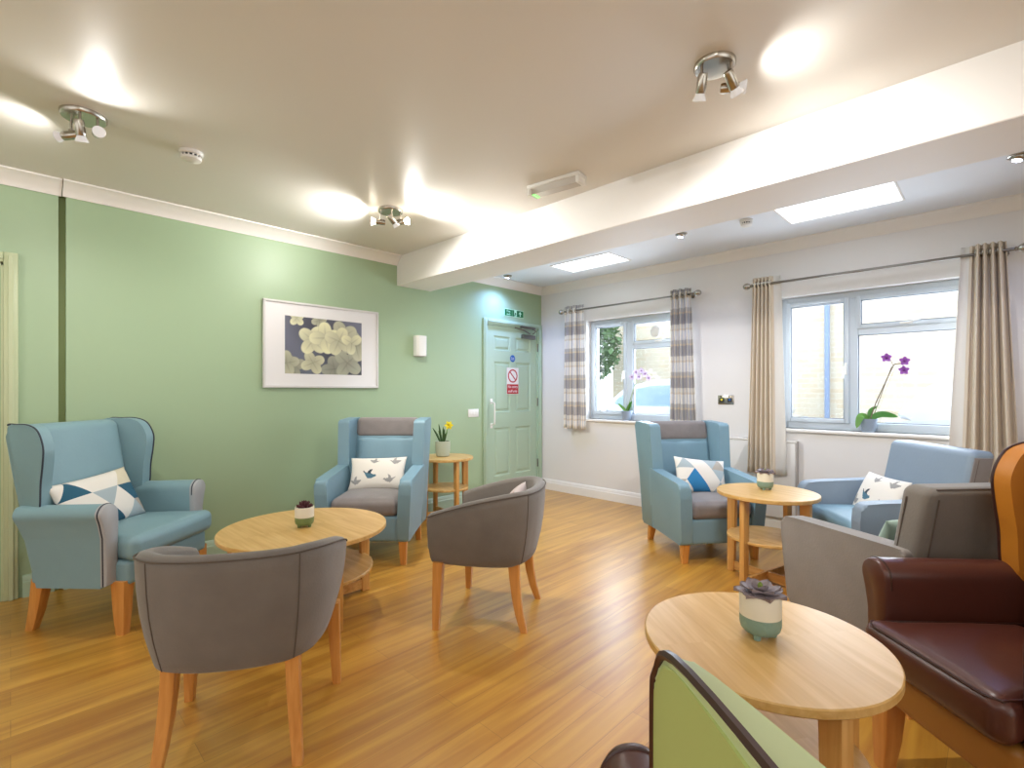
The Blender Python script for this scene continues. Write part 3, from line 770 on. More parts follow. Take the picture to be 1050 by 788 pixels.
def petal_list():
    rnd = random.Random(5); P = []
    # flower centre (u,v), size, tone, number of petals, first angle
    for cu, cv, sz, tone, k, a0 in ((.10, .12, .15, .35, 4, .4), (.62, .10, .17, .30, 4, .1), (.80, .22, .2, .42, 4, .9), (.02, .18, .15, .55, 4, .2), (.34, .20, .15, .72, 4, .5), (.92, .55, .2, .60, 4, .3),
                                (.14, .97, .10, .9, 4, .8), (.42, .97, .10, .55, 4, .3), (.74, .72, .2, .66, 4, .6), (.34, .60, .19, .92, 4, .95), (.50, .66, .2, 1., 4, .2), (.68, .62, .19, .90, 4, 1.2), (.86, .60, .15, .95, 3, 2.6)):
        for j in range(k):
            a = a0+j*2*PI/k+rnd.uniform(-.15, .15); P.append((cu+.62*sz*math.cos(a)*.72, cv+.62*sz*math.sin(a), sz*.74, sz*.62, a, tone*rnd.uniform(.90, 1.05)))
    return P
bm = B(); cl = bm.loops.layers.float_color.new('print'); PL = petal_list(); NU, NV = 132, 96
pw, ph_ = .338, .236
V = [[bm.verts.new((.0172, -pw+2*pw*i/NU, -ph_+2*ph_*j/NV)) for i in range(NU+1)] for j in range(NV+1)]
def art(u, v):
    c = Vector((.38+.06*v, .40+.05*v, .46+.06*v)) * (.85+.2*math.sin(u*5+v*3))
    for (pu, pv, ra, rb, a, tone) in PL:
        du, dv = (u-pu)/.72, v-pv; ca, sa = math.cos(a), math.sin(a)
        x, y = (du*ca+dv*sa)/ra, (-du*sa+dv*ca)/rb; q = x*x+y*y
        q = q*(1-.28*max(-1, min(1, x)))                                   # broader towards the tip
        if q < 1:
            k = min(1, (1-q)*7)
            sh = .90+.08*x-.10*math.exp(-(y/.10)**2)*(1-max(0, x))-.16*(q > .80)*(q-.8)*5
            col = (Vector((.95, .94, .78))*tone + Vector((.52, .53, .50))*(1-tone))*sh
            c = c*(1-k)+col*k
    return c
for j in range(NV):
    for i in range(NU):
        f = bm.faces.new((V[j][i], V[j][i+1], V[j+1][i+1], V[j+1][i]))
        for l, (jj, ii) in zip(f.loops, ((j, i), (j, i+1), (j+1, i+1), (j+1, i))):
            c = art(ii/NU, jj/NV); l[cl] = srgb([max(0, min(1, q)) for q in c])
link('print', bm, flower_art(), t, smooth=0)

# ------------------------------------------------------------------ ceiling fittings
def head(t, p0, dirv, lit):
    """one adjustable spotlight head hanging on a short arm at p0"""
    d_ = Vector(dirv).normalized(); el = Vector(p0)+Vector((0, 0, -.055))
    bm = B(); tube(bm, [Vector(p0), Vector(p0)+Vector((0, 0, -.03)), el], .0055, 8); tube(bm, [el+Vector((.0, 0, .008)), el-Vector((0, 0, .008))], .011, 10)
    q = d_.to_track_quat('Z', 'Y').to_matrix().to_4x4()
    b3 = B(); lathe(b3, [(.005, -.034), (.017, -.032), (.0195, -.024), (.0195, .034), (.0185, .036), (.012, .036)], 20)
    xform(b3, Matrix.Translation(el+Vector((0, 0, -.018))) @ q)
    me = bpy.data.meshes.new('x'); b3.to_mesh(me); b3.free(); bm.from_mesh(me); bpy.data.meshes.remove(me)
    h_ = link('spotlight_head', bm, M['chrome'], t)
    bm = B(); lathe(bm, [(.013, .030), (.017, .040), (.0245, .056), (.0255, .060), (.024, .063), (.002, .060)], 20)
    xform(bm, Matrix.Translation(el+Vector((0, 0, -.018))) @ q); link('bulb', bm, M['bulb_lit'] if lit else M['bulb_dim'], h_)
    return el+Vector((0, 0, -.018))+d_*.085
def spot_fixture(label, loc, dirs, power, base_r=.088, offs=None):
    t = thing('ceiling_spotlight', label, 'ceiling light', loc)
    bm = B(); lathe(bm, [(.002, 0), (base_r, 0), (base_r, -.012), (base_r-.006, -.020), (base_r*.55, -.023), (.002, -.023)], 40); link('base_plate', bm, M['chrome'], t)
    for k, (a, dv, lit, pw_) in enumerate(dirs):
        rr = base_r*.80
        e = head(t, (rr*math.cos(a), rr*math.sin(a), -.015), dv, lit)
        if pw_ > 0: spot('spot_bulb_light', Vector(loc)+e, dv, pw_*power, WARM, 142 if Vector(dv).normalized().z < -.55 else 165)
    return t
def cd(r, f, u): # direction from camera-right, forward, up
    a = math.radians(44.6); F = Vector((-math.sin(a), math.cos(a), 0)); R = Vector((math.cos(a), math.sin(a), 0))
    return R*r+F*f+Vector((0, 0, u))
def ca(deg): return math.radians(44.6+deg)
spot_fixture('nickel three-head ceiling spotlight at the left beside the smoke detector', (-3.05, .24, H), [(ca(170), cd(-1, -.1, -.15), False, .16), (ca(-60), cd(-.10, .30, -.93), False, 1.0), (ca(-5), cd(.7, -.7, -.25), False, .22)], 24)
spot_fixture('lit three-head ceiling spotlight near the green wall and beam', (-3.09, 1.9, H), [(ca(180), cd(-1, -.2, .05), True, 1), (ca(-70), cd(.55, .35, -.78), False, 2.6), (ca(0), cd(1, -.2, .08), True, 1)], 25)
spot_fixture('nickel three-head ceiling spotlight close in front of the white beam', (-.80, 1.95, H), [(ca(200), cd(.0, .45, -.85), False, 1.), (ca(-45), cd(.5, .35, -.6), False, 1.), (ca(10), cd(.9, -.3, -.10), False, .12)], 38, .078)
# two unseen fixtures of the same kind, added behind the camera for ambient light
t = spot_fixture('added unseen three-head ceiling spotlight behind the photographer on the left', (-3.0, -1.55, H), [(.5, (1, .4, -.5), False, 1), (2.6, (-1, .3, -.3), False, 1), (4.7, (0, -1, -.4), False, 1)], 22)
t = spot_fixture('added unseen three-head ceiling spotlight behind the photographer on the right', (.9, -.9, H), [(.5, (1, .4, -.5), False, 1), (2.6, (-1, .3, -.3), False, 1), (4.7, (0, -1, -.4), False, 1)], 28)

def smoke(label, loc, s_=1.):
    t = thing('smoke_detector', label, 'smoke detector', loc)
    bm = B(); lathe(bm, [(.002, 0), (.056*s_, 0), (.056*s_, -.016), (.052*s_, -.02), (.002, -.02)], 36); link('base', bm, M['plastic'], t)
    bm = B(); lathe(bm, [(.002, -.02), (.040*s_, -.02), (.040*s_, -.032), (.002, -.032)], 24); link('vent_slots', bm, M['black'], t)
    bm = B()
    for k in range(14):
        a = 2*PI*k/14; tube(bm, [(.046*s_*math.cos(a), .046*s_*math.sin(a), -.019), (.046*s_*math.cos(a), .046*s_*math.sin(a), -.034)], .0042, 6)
    lathe(bm, [(.002, -.032), (.050*s_, -.032), (.047*s_, -.044), (.025*s_, -.052), (.002, -.053)], 36); link('cover', bm, M['plastic'], t)
smoke('white smoke detector on the main ceiling beside the left spotlight', (-3.108, .684, H))
smoke('white smoke detector between the two skylights beyond the beam', (-1.362, 3.90, H), .8)
def downlight(label, loc, lit, tilt=(0, 0, -1)):
    t = thing('downlight', label, 'downlight', loc)
    bm = B(); lathe(bm, [(.034, 0), (.048, 0), (.048, -.005), (.043, -.008), (.034, -.006)], 32); link('bezel', bm, M['chrome'], t)
    bm = B(); lathe(bm, [(.002, .0), (.034, 0), (.036, -.008), (.030, -.022), (.024, -.026), (.002, -.024)], 28); xform(bm, Matrix.Rotation(.25, 4, 'Y')); link('eyeball', bm, M['chrome'], t)
    bm = B(); lathe(bm, [(.002, -.0), (.022, -.022), (.020, -.030), (.002, -.031)], 20); xform(bm, Matrix.Rotation(.25, 4, 'Y')); link('lamp', bm, M['cool_lit'] if lit else M['bulb_dim'], t)
    l = bpy.data.lights.new('downlight_lamp', 'SPOT'); l.energy = lit; l.color = COOL; l.spot_size = math.radians(150); l.spot_blend = 1; l.shadow_soft_size = .03
    o = bpy.data.objects.new('downlight_lamp', l); COL.objects.link(o); o.location = (loc[0], loc[1], loc[2]-.06)
downlight('lit cool-white downlight in the centre, between skylight and window curtains', (-1.86, 3.86, H), 15)
downlight('cool-white downlight at the right edge beyond the beam', (.075, 3.875, H), 14)
downlight('small downlight in the corner above the green door', (-3.915, 3.90, H), 34)
t = thing('emergency_light', 'white ceiling emergency light with green indicator in front of the beam', 'emergency light', (-1.94, 2.353, H), .14)
bm = B(); box(bm, -.185, .185, -.052, .052, -.022, 0, .006, 2); link('housing', bm, M['plastic'], t)
bm = B(); prism(bm, [(-.042, -.022), (-.032, -.058), (.032, -.058), (.042, -.022)], -.165, .165, 'x', .004, 2); link('diffuser', bm, M['lens'], t)
for s_ in (-1, 1):
    bm = B(); box(bm, s_*.172-.012, s_*.172+.012, -.045, .045, -.062, -.02, .005, 2); link('end_cap', bm, M['plastic'], t)
bm = B(); box(bm, -.158, -.138, -.030, .030, -.0605, -.057, .001, 1); link('indicator', bm, M['led_green'], t)

# ------------------------------------------------------------------ tables
def round_table(label, loc, rz, R, Hh, leg_r, shelf_z, shelf_r, lw=.062, lt=.030, group=None):
    t = thing('round_table', label, 'table', loc, rz, group); th = .024
    bm = B(); lathe(bm, [(.001, Hh-th), (R-.004, Hh-th), (R, Hh-th+.004), (R, Hh-.003), (R-.003, Hh), (.001, Hh)], 72); link('tabletop', bm, M['oak_top'], t, smooth=30)
    for k in range(4):
        a = k*PI/2; bm = B()
        loft(bm, [[(leg_r-lw*s_/2 + (lw*(1-s_)/2), -lt/2, z), (leg_r+lw*s_/2+ (lw*(1-s_)/2), -lt/2, z), (leg_r+lw*s_/2+ (lw*(1-s_)/2), lt/2, z), (leg_r-lw*s_/2+ (lw*(1-s_)/2), lt/2, z)] for z, s_ in ((Hh-th-.0005, 1), (0.0, .78))])
        bmesh.ops.bevel(bm, geom=[e for e in bm.edges], offset=.003, segments=2, profile=.5, affect='EDGES')
        xform(bm, Matrix.Rotation(a, 4, 'Z')); link('leg', bm, M['oak'], t)
    bm = B(); lathe(bm, [(.001, shelf_z-.018), (shelf_r-.003, shelf_z-.018), (shelf_r, shelf_z-.014), (shelf_r, shelf_z-.003), (shelf_r-.003, shelf_z), (.001, shelf_z)], 60); link('shelf', bm, M['oak_top'], t, smooth=30)
    for a in (0, PI/2):
        bm = B(); z0_ = .014 if a == 0 else .0145
        box(bm, -leg_r+.01, leg_r-.01, -.010, .010, z0_, z0_+.058, .002, 1); xform(bm, Matrix.Rotation(a, 4, 'Z')); link('stretcher', bm, M['oak_h'], t)
    return t
round_table('large low round oak coffee table between the blue armchairs on the left', (-2.78, 1.165, 0), math.radians(2), .44, .47, .365, .235, .365)
round_table('taller round oak side table in front of the radiator', (-1.066, 3.415, 0), math.radians(-13), .298, .583, .242, .30, .236)
round_table('round oak table in the right foreground beside the brown armchair', (-.457, 1.422, 0), math.radians(-37), .304, .565, .25, .28, .25, .07)
round_table('small round oak corner table holding the daffodil by the green wall', (-3.842, 2.975, 0), math.radians(-10), .268, .59, .215, .30, .222)

# ------------------------------------------------------------------ plants
def pot_succulent(label, loc, style, s_=1.):
    t = thing('potted_succulent', label, 'potted plant', loc)
    rim, hh_, band = .050*s_, .112*s_, .056*s_
    bm = B(); lathe(bm, [(rim*1.0, band), (rim*1.01, hh_-.003), (rim*.985, hh_), (rim*.90, hh_), (rim*.88, hh_-.02), (rim*.88, band)], 40); link('pot', bm, M['pot_cream'], t)
    bm = B(); lathe(bm, [(.001, .014*s_), (rim*.80, .014*s_), (rim*.94, .022*s_), (rim*1.0, .034*s_), (rim*1.0, band), (rim*.88, band), (.001, band)], 40); gb = link('glazed_base', bm, M['pot_green'] if style == 'open' else M['pot_olive'], t)
    for k in range(3):
        a = .6+k*2*PI/3; bm = B(); tube(bm, [(rim*.6*math.cos(a), rim*.6*math.sin(a), .018*s_), (rim*.64*math.cos(a), rim*.64*math.sin(a), 0)], [.011*s_, .008*s_], 10); link('foot', bm, M['pot_green'] if style == 'open' else M['pot_olive'], gb)
    bm = B(); lathe(bm, [(.001, hh_-.022), (rim*.885, hh_-.022), (rim*.885, hh_-.012), (.001, hh_-.010)], 24); link('soil', bm, M['soil'], t)
    def leafm(bm, a, L_, w_, tilt, z):
        N_ = 7; top = []; bot = []
        for i in range(N_+1):
            u = i/N_; wd = w_*math.sin(PI*min(1, .12+u*.88))**.7*(1 if u < 1 else 0); r_ = u*L_
            x = r_*math.cos(tilt); zz_ = z+r_*math.sin(tilt)+.12*L_*u*u
            top.append([(x, -wd, zz_+.004), (x, 0, zz_-.001), (x, wd, zz_+.004)]); bot.append([(x, wd, zz_+.001), (x, 0, zz_-.007), (x, -wd, zz_+.001)])
        rings = [[Matrix.Rotation(a, 3, 'Z') @ Vector(p) for p in (tt+bb)] for tt, bb in zip(top, bot)]
        loft(bm, rings)
    bm = B()
    if style == 'open':
        for ring, (n_, L_, w_, tl, z) in enumerate(((7, .064, .025, -.02, hh_-.002), (6, .050, .021, .22, hh_+.002), (4, .030, .014, .62, hh_+.004))):
            for k in range(n_): leafm(bm, k*2*PI/n_+ring*.45, L_*s_, w_*s_, tl, z)
        link('rosette', bm, M['succ'], t)
        bm = B()
        for k in range(4): leafm(bm, k*PI/2+.3, .013*s_, .006*s_, 1.25, hh_+.010)
        link('rosette_heart', bm, M['succ_heart'], t)
    else:
        rnd = random.Random(4)
        for ring, (n_, L_, w_, tl, z) in enumerate(((11, .044, .010, .22, hh_-.006), (9, .036, .010, .65, hh_), (6, .026, .009, 1.1, hh_+.004))):
            for k in range(n_): leafm(bm, k*2*PI/n_+ring*.4+rnd.uniform(-.1, .1), L_*s_, w_*s_, tl, z)
        link('rosette', bm, M['succ_dark'], t)
    return t
pot_succulent('open purple-grey succulent in cream and green pot on the foreground table', (-.463, 1.430, .565), 'open', 1.04)
pot_succulent('dark burgundy succulent in cream and olive pot on the low coffee table', (-2.77, 1.155, .47), 'tight', 1.0)
pot_succulent('grey-purple succulent in cream and olive pot on the side table by the radiator', (-1.095, 3.475, .583), 'open', .98)

def strap_leaf(bm, pts, w0, w1, n=10, fold=.25, up=(0, 0, 1)):
    path = spline(pts, 5); N_ = len(path); rings = []
    for i, p in enumerate(path):
        u = i/(N_-1); t_ = (path[min(i+1, N_-1)]-path[max(i-1, 0)]).normalized()
        sd = t_.cross(Vector(up)); sd = sd.normalized() if sd.length > .05 else Vector((1, 0, 0))
        nrm = sd.cross(t_).normalized(); wd = (w0*(1-u)+w1*u)*(math.sin(PI*(.12+.88*u))**.6 if u < 1 else .02)
        wd = max(wd, .0006)
        rings.append([p-sd*wd+nrm*wd*fold, p, p+sd*wd+nrm*wd*fold, p-nrm*.0022])
    loft(bm, rings)
def orchid(label, loc, purple):
    t = thing('potted_orchid', label, 'potted plant', loc); h_ = .105
    rnd = random.Random(3)
    bm = B(); lathe(bm, [(.001, 0), (.042, 0), (.045, .004), (.056, h_-.012), (.060, h_-.012), (.060, h_), (.054, h_), (.050, h_-.02), (.001, h_-.02)], 32); link('pot', bm, M['pot_grey'], t)
    bm = B(); lathe(bm, [(.001, h_-.02), (.051, h_-.02), (.050, h_-.008), (.001, h_-.006)], 20); link('bark_soil', bm, M['soil'], t)
    specs = [((0, 0, h_-.01), (.08, -.01, h_+.035), (.19, -.03, h_+.022), .030), ((0, 0, h_-.01), (-.04, -.045, h_+.02), (-.065, -.085, h_-.075), .030), ((0, 0, h_-.01), (.01, .02, h_+.06), (.05, .03, h_+.10), .018)] if purple else \
            [((0, 0, h_-.01), (.03, 0, h_+.04), (.075, -.01, h_+.11), .028), ((0, 0, h_-.01), (-.04, -.01, h_+.03), (-.10, -.02, h_+.085), .018), ((0, 0, h_-.01), (.0, .04, h_+.03), (.03, .05, h_+.06), .02)]
    for k, (a, b, c, w_) in enumerate(specs):
        bm = B(); strap_leaf(bm, [a, b, c], w_*.8, w_, up=(0, -1, .55)); link('leaf', bm, M['leaf'] if k != 1 else M['leaf_light'], t)
    if purple: path = [(0.01, 0, h_-.01), (.045, 0, h_+.12), (.10, 0, h_+.27), (.155, 0, h_+.41), (.17, 0, h_+.425), (.21, 0, h_+.43)]
    else: path = [(0, 0, h_-.01), (.03, 0, h_+.08), (.085, 0, h_+.24), (.13, 0, h_+.36), (.17, 0, h_+.41), (.27, 0, h_+.39)]
    sp = spline(path, 8); bm = B(); tube(bm, sp, .0038, 8); link('flower_stem', bm, M['stem'] if purple else M['stem_green'], t)
    bm = B(); tube(bm, [(.02, .01, h_-.01), (path[3][0]-.01, .008, path[3][2])], .0026, 6); link('support_stick', bm, M['stem'], t)
    if purple: fl = [(.115, -.01, h_+.475), (.225, -.01, h_+.445), (.222, -.015, h_+.375)]
    else: fl = [(.075, -.01, h_+.37), (.125, -.01, h_+.42), (.19, -.01, h_+.435), (.235, -.015, h_+.40), (.275, -.01, h_+.355), (.165, -.02, h_+.37)]
    for k, c in enumerate(fl):
        bm = B()
        for j in range(5):
            a = j*2*PI/5+PI/2+rnd.uniform(-.1, .1); ax_ = Vector((math.cos(a), -.25, math.sin(a)))
            strap_leaf(bm, [Vector(c), Vector(c)+ax_*.018, Vector(c)+ax_*.036+Vector((0, -.004, 0))], .012, .016, up=(0, -1, .1))
        f_ = link('flower', bm, M['petal_purple'] if purple else M['petal_pale'], t)
        bm = B(); lathe(bm, [(.001, -.012), (.006, -.008), (.007, 0), (.002, .006)], 10, (c[0], c[1]-.006, c[2]), 'y'); link('flower_throat', bm, M['petal_dark'], f_)
    if purple:
        bm = B(); tube(bm, [(.155, 0, h_+.41), (.14, -.002, h_+.455), (.118, -.006, h_+.468)], .0022, 6); tube(bm, [(.205, 0, h_+.43), (.222, -.006, h_+.40), (.222, -.008, h_+.385)], .0022, 6); link('side_stem', bm, M['stem'], t)
    return t
orchid('purple orchid in a blue-grey pot on the right-hand window sill', (-.735, WY+.03, .905), True)
orchid('pale white orchid in a blue-grey pot on the left-hand window sill', (-2.915, WY+.03, .905), False)
t = thing('potted_daffodil', 'yellow daffodil in a pale stone pot on the corner table', 'potted plant', (-3.875, 2.965, .59))
bm = B(); lathe(bm, [(.001, 0), (.052, 0), (.062, .008), (.072, .06), (.074, .148), (.070, .150), (.066, .148), (.064, .12), (.001, .12)], 36); link('pot', bm, M['pot_stone'], t)
bm = B(); lathe(bm, [(.001, .118), (.066, .118), (.064, .132), (.001, .136)], 24); link('soil', bm, M['soil'], t)
for k, (dx, hz, w_) in enumerate(((-.10, .16, .011), (-.045, .13, .010), (-.035, .20, .010), (.015, .15, .011), (.045, .13, .010), (.035, .11, .012), (.0, .17, .009))):
    bm = B(); r3 = cd(1, 0, 0); f3 = cd(0, 1, 0); dz = .03*math.sin(k*2.3)
    strap_leaf(bm, [r3*(dx*.15)+f3*dz*.4+Vector((0, 0, .12)), r3*(dx*.6)+f3*dz+Vector((0, 0, .12+hz*.6)), r3*dx+f3*dz+Vector((0, 0, .12+hz))], w_, w_*.8, up=(-.7, .7, .1)); link('leaf', bm, M['leaf_dark'], t)
r3 = cd(1, 0, 0); f3 = cd(0, 1, 0)
bm = B(); tube(bm, spline([r3*.01+Vector((0, 0, .12)), r3*.04+Vector((0, 0, .24)), r3*.055+Vector((0, 0, .30)), r3*.06-f3*.012+Vector((0, 0, .305))], 5), .004, 8); link('flower_stem', bm, M['leaf_light'], t)
c = r3*.063-f3*.02+Vector((0, 0, .305)); bm = B()
for j in range(6):
    a = j*PI/3; ax_ = (r3*math.cos(a)+Vector((0, 0, math.sin(a)))); strap_leaf(bm, [c, c+ax_*.022, c+ax_*.044-f3*.005], .014, .014, up=tuple(-f3))
f_ = link('flower', bm, M['petal_yellow'], t)
bm = B(); q = (-f3).to_track_quat('Z', 'Y').to_matrix().to_4x4(); lathe(bm, [(.008, 0), (.012, .012), (.018, .028), (.015, .028), (.008, .004)], 16); xform(bm, Matrix.Translation(c) @ q); link('trumpet', bm, M['petal_yellow'], f_)

# ------------------------------------------------------------------ pillows
def pillow(label, loc, rz, tilt, sx, sy, th, mats, fn, roll=0., nu=48, nv=24, group=None):
    """local: width along Y, height along Z, thickness along X, leaning back by tilt; loc is the middle of the lower edge"""
    bm = B(); uv = {}
    def P(u, v, s_):
        a, b = abs(2*u-1), abs(2*v-1)
        t_ = th*(max(0, 1-a**2.6)*max(0, 1-b**2.6))**.55
        pin = 1-.06*(1-a*a)*b*b; pin2 = 1-.07*(1-b*b)*a*a
        return Vector((s_*t_, (u-.5)*sx*pin2, (v-.5)*sy*pin+sy/2))
    for s_ in (1, -1):
        G = [[None]*(nu+1) for _ in range(nv+1)]
        for j in range(nv+1):
            for i in range(nu+1):
                edge = i in (0, nu) or j in (0, nv)
                if s_ < 0 and edge: G[j][i] = uv[(i, j)]
                else:
                    G[j][i] = bm.verts.new(P(i/nu, j/nv, s_))
                    if edge: uv[(i, j)] = G[j][i]
        for j in range(nv):
            for i in range(nu):
                mi = fn((i+.5)/nu, (j+.5)/nv)
                q = [G[j][i], G[j][i+1], G[j+1][i+1], G[j+1][i]]
                if mi is None or isinstance(mi, int):
                    if len(mats) == 5:
                        par = (int((i+.5)/nu*6)+int((j+.5)/nv*3)) % 2 == 0
                        tr = ((0, 1, 2), (0, 2, 3)) if par else ((0, 1, 3), (1, 2, 3))
                        cc = {0: (0, 0), 1: (1, 0), 2: (1, 1), 3: (0, 1)}
                        for t3 in tr:
                            if bm.faces.get([q[k] for k in t3]): continue
                            uu = (i+sum(cc[k][0] for k in t3)/3)/nu; vv = (j+sum(cc[k][1] for k in t3)/3)/nv
                            f = bm.faces.new([q[k] for k in (t3 if s_ > 0 else t3[::-1])]); f.material_index = fn(uu, vv)
                    else:
                        f = bm.faces.new(q if s_ > 0 else q[::-1]); f.material_index = mi or 0
    o = link('scatter_cushion', bm, mats, None, smooth=0)
    for p in o.data.polygons: p.use_smooth = True
    o.matrix_world = Matrix.Translation(loc) @ Matrix.Rotation(rz, 4, 'Z') @ Matrix.Rotation(-tilt, 4, 'Y') @ Matrix.Rotation(roll, 4, 'X')
    return tag(o, label, 'cushion', group)
def tri_fn(cols, rows_, seed, weights):
    rnd = random.Random(seed); tab = {}
    pool = [k for k, w_ in enumerate(weights) for _ in range(w_)]
    for i in range(-1, cols*2+3):
        for j in range(rows_+1): tab[(i, j)] = rnd.choice(pool)
    def fn(u, v):
        y = v*rows_; j = int(y); fy = y-j; x = u*cols*2; i = int(x); fx_ = x-i
        if (i+j) % 2 == 0: k = i if fy > fx_ else i+1
        else: k = i if fy < 1-fx_ else i+1
        return tab[(k, j)]
    return fn
TRI = [M['white_cloth'], M['grey_cloth'], M['pale_grey_cloth'], M['cream_cloth'], M['teal_cloth']]
TRI2 = [M['white_cloth'], M['grey_cloth'], M['pale_grey_cloth'], M['white_cloth'], M['bright_blue_cloth']]
def inpoly(x, y, P_):
    r_ = False; j = len(P_)-1
    for i in range(len(P_)):
        if (P_[i][1] > y) != (P_[j][1] > y) and x < (P_[j][0]-P_[i][0])*(y-P_[i][1])/(P_[j][1]-P_[i][1])+P_[i][0]: r_ = not r_
        j = i
    return r_
BIRD = [(-1.0, .55), (-.35, .30), (-.15, .75), (.25, .95), (.12, .35), (.55, .25), (.80, .30), (1.0, .15), (.78, .02), (.4, -.25), (-.1, -.35), (-.45, -.05)]
def bird_fn(birds):
    def fn(u, v):
        for (bu, bv, s_, fl, mi, a) in birds:
            x = (u-bu)*1.7/s_*fl; y = (v-bv)/s_; ca_, sa_ = math.cos(a), math.sin(a); x, y = x*ca_+y*sa_, -x*sa_+y*ca_
            if inpoly(x, y, BIRD): return mi if y < .3 else 3 if mi != 2 else 2
        return 0
    return fn
BM_ = [M['white_cloth'], M['bird_blue'], M['bird_grey'], M['bird_dark']]
BIRDS = [(.38, .38, .23, 1, 1, -.2), (.82, .80, .19, 1, 2, .1), (.74, .24, .19, -1, 2, 0), (.45, .82, .16, -1, 2, .3), (.14, .20, .20, 1, 2, .1)]

# ------------------------------------------------------------------ armchairs
def piping(parent, path, m, r=.005, closed=False):
    bm = B(); tube(bm, path, r, 6, closed); return link('piping', bm, m, parent)
def rolled_wing_chair(label, loc, rz, C, W=.39, armx=.235, aw=0., wx=0., wt=.066, bh=.70, armr=-.115, tight=False, bx=0., group=None):
    """high-back wing chair with rolled arms; front is +X"""
    t = thing('wing_armchair', label, 'armchair', loc, rz, group)
    iw = W-.105                                                          # inner half width
    for sx, sy in ((1, 1), (1, -1), (-1, 1), (-1, -1)):
        bm = B()
        if sx > 0: sqleg(bm, [(.265, sy*(W-.105), .27, .036, .034), (.27, sy*(W-.100), .10, .028, .028), (.275, sy*(W-.095), 0, .021, .021)])
        else: sqleg(bm, [(-.175, sy*(W-.125), .27, .034, .030), (-.205, sy*(W-.125), .10, .026, .025), (-.232, sy*(W-.125), 0, .021, .020)])
        link('leg', bm, M['beech'], t)
    bm = B(); rbox(bm, .52, iw*2+.03, .125, .022, 0, (.05, 0, .305), side=.004); link('seat_base', bm, C['rail'], t)
    bm = B(); rbox(bm, .52, iw*2-.004, .125, .040, .022, (.093, 0, .418), side=.008)
    deform(bm, lambda v: (v.x, v.y*(1.0 + (.10 if v.x > armx+.035 else 0)), v.z + .035*(v.x-.05))); s_ = link('seat_cushion', bm, C['seat'], t)
    if C.get('seatpipe'):
        piping(s_, [(-.2, -iw+.02, .47), (.33, -iw+.0, .480), (.348, -iw+.03, .480), (.348, iw-.03, .480), (.33, iw-.0, .480), (-.2, iw-.02, .47)], C['seatpipe'], .004)
    for sy in (1, -1):
        io = iw-aw
        core = spline([(io-.004, .57), (io+.002, .625), (io+.038, .656), (io+.082, .650), (io+.106, .612), (io+.092, .560), (io+.076, .49)], 5)
        sec = [(io+.004, .25)] + [(p[0], p[1]) for p in core] + [(io+.072, .25)]
        S = [(sy*a, b) for a, b in sec]
        def af(v): return (v.x - max(0, v.z-.25)*.24*(1 if v.x < 0 else 0), v.y, v.z + (.012*(v.x)/.3 if v.z > .5 else 0))
        bm = B(); prism(bm, S, armr, armx-.02, 'x'); deform(bm, af)
        a_ = link('arm', bm, C['arm'], t, smooth=35)
        # padded front facing of the arm: grows inwards from the outline in rounded steps
        cy_ = sum(p[0] for p in S)/len(S); cz_ = .5
        rings = []
        for k_, xx in ((1.0, armx-.022), (1.0, armx-.006), (.985, armx+.002), (.95, armx+.008), (.88, armx+.011)):
            rings.append([(xx, cy_+(p[0]-cy_)*k_, (p[1] if k_ == 1 else cz_+(p[1]-cz_)*(1-(1-k_)*.3)) + .010) for p in S])
        bm = B(); loft(bm, rings); link('arm_facing', bm, C['facing'], a_, smooth=70)
        piping(a_, [(armx-.008, p[0], p[1]+.010) for p in S[1:]], C['pipe'], .0035)
        prof = [(p[0]+wx, p[1]) for p in spline([(-.20, .60), (-.115, .60), (-.098, .66), (-.094, .76), (-.080, .87), (-.078, 1.0 if tight else .95), (-.084 if tight else -.112, 1.030 if tight else 1.025), (-.115 if tight else -.17, 1.055), (-.25, 1.058), (-.325, 1.045), (-.30, .90), (-.250, .72)], 5, True)]
        bm = B(); y0_ = iw+.012; prism(bm, [tuple(p) for p in prof], sy*y0_, sy*(y0_+wt), 'y', .020, 4)
        def wf(v):
            k = (v.x+.09)/.27; yv = v.y
            if tight:
                yo = sy*(y0_+wt); f = max(.22, min(1, .22+(-.085-v.x)/.16*.78)); yv = yo-(yo-yv)*f
            return (v.x, yv + sy*.060*k, v.z-(.014 if tight else 0))
        deform(bm, wf); w_ = link('wing', bm, C['wing'], t, smooth=60)
        ring = [wf(Vector((p[0], sy*(y0_+wt-.006), p[1]))) for p in prof]
        piping(w_, ring[4:5*9], C['pipe'], .0038 if tight else .0050)
        if C.get('wing_panel'):
            bm = B(); cxp = Vector((-.20, .83)); pp = [((p[0]-cxp.x)*.965+cxp.x, (p[1]-cxp.y)*.975+cxp.y) for p in prof]
            prism(bm, pp, sy*(y0_+wt-.004), sy*(y0_+wt+.003), 'y', .003, 2); deform(bm, wf); link('wing_panel', bm, C['wing_panel'], w_)
    bm = B(); rbox(bm, .12, iw*2-.0, bh, .045, 0, (0, 0, bh/2), side=.014)
    deform(bm, lambda v: (v.x - .180 + bx + wx*.6 - (v.z)*.150, v.y*(1-.08*max(0, v.z-.2)), v.z*.985+.365)); b_ = link('backrest', bm, C['back'], t)
    return t
CA = dict(rail=M['blue'], seat=M['blue'], arm=M['blue'], facing=M['silver'], pipe=M['pipe_dark'], wing=M['blue'], back=M['blue'])
CE = dict(rail=M['tan'], seat=M['brown'], arm=M['brown'], facing=M['brown'], pipe=M['brown_pipe'], wing=M['mustard'], back=M['brown'], seatpipe=M['brown_pipe'])
CF = dict(rail=M['lime'], seat=M['brown'], arm=M['brown'], facing=M['brown'], pipe=M['brown_pipe'], wing=M['lime_light'], back=M['lime_light'], wing_panel=M['lime'])

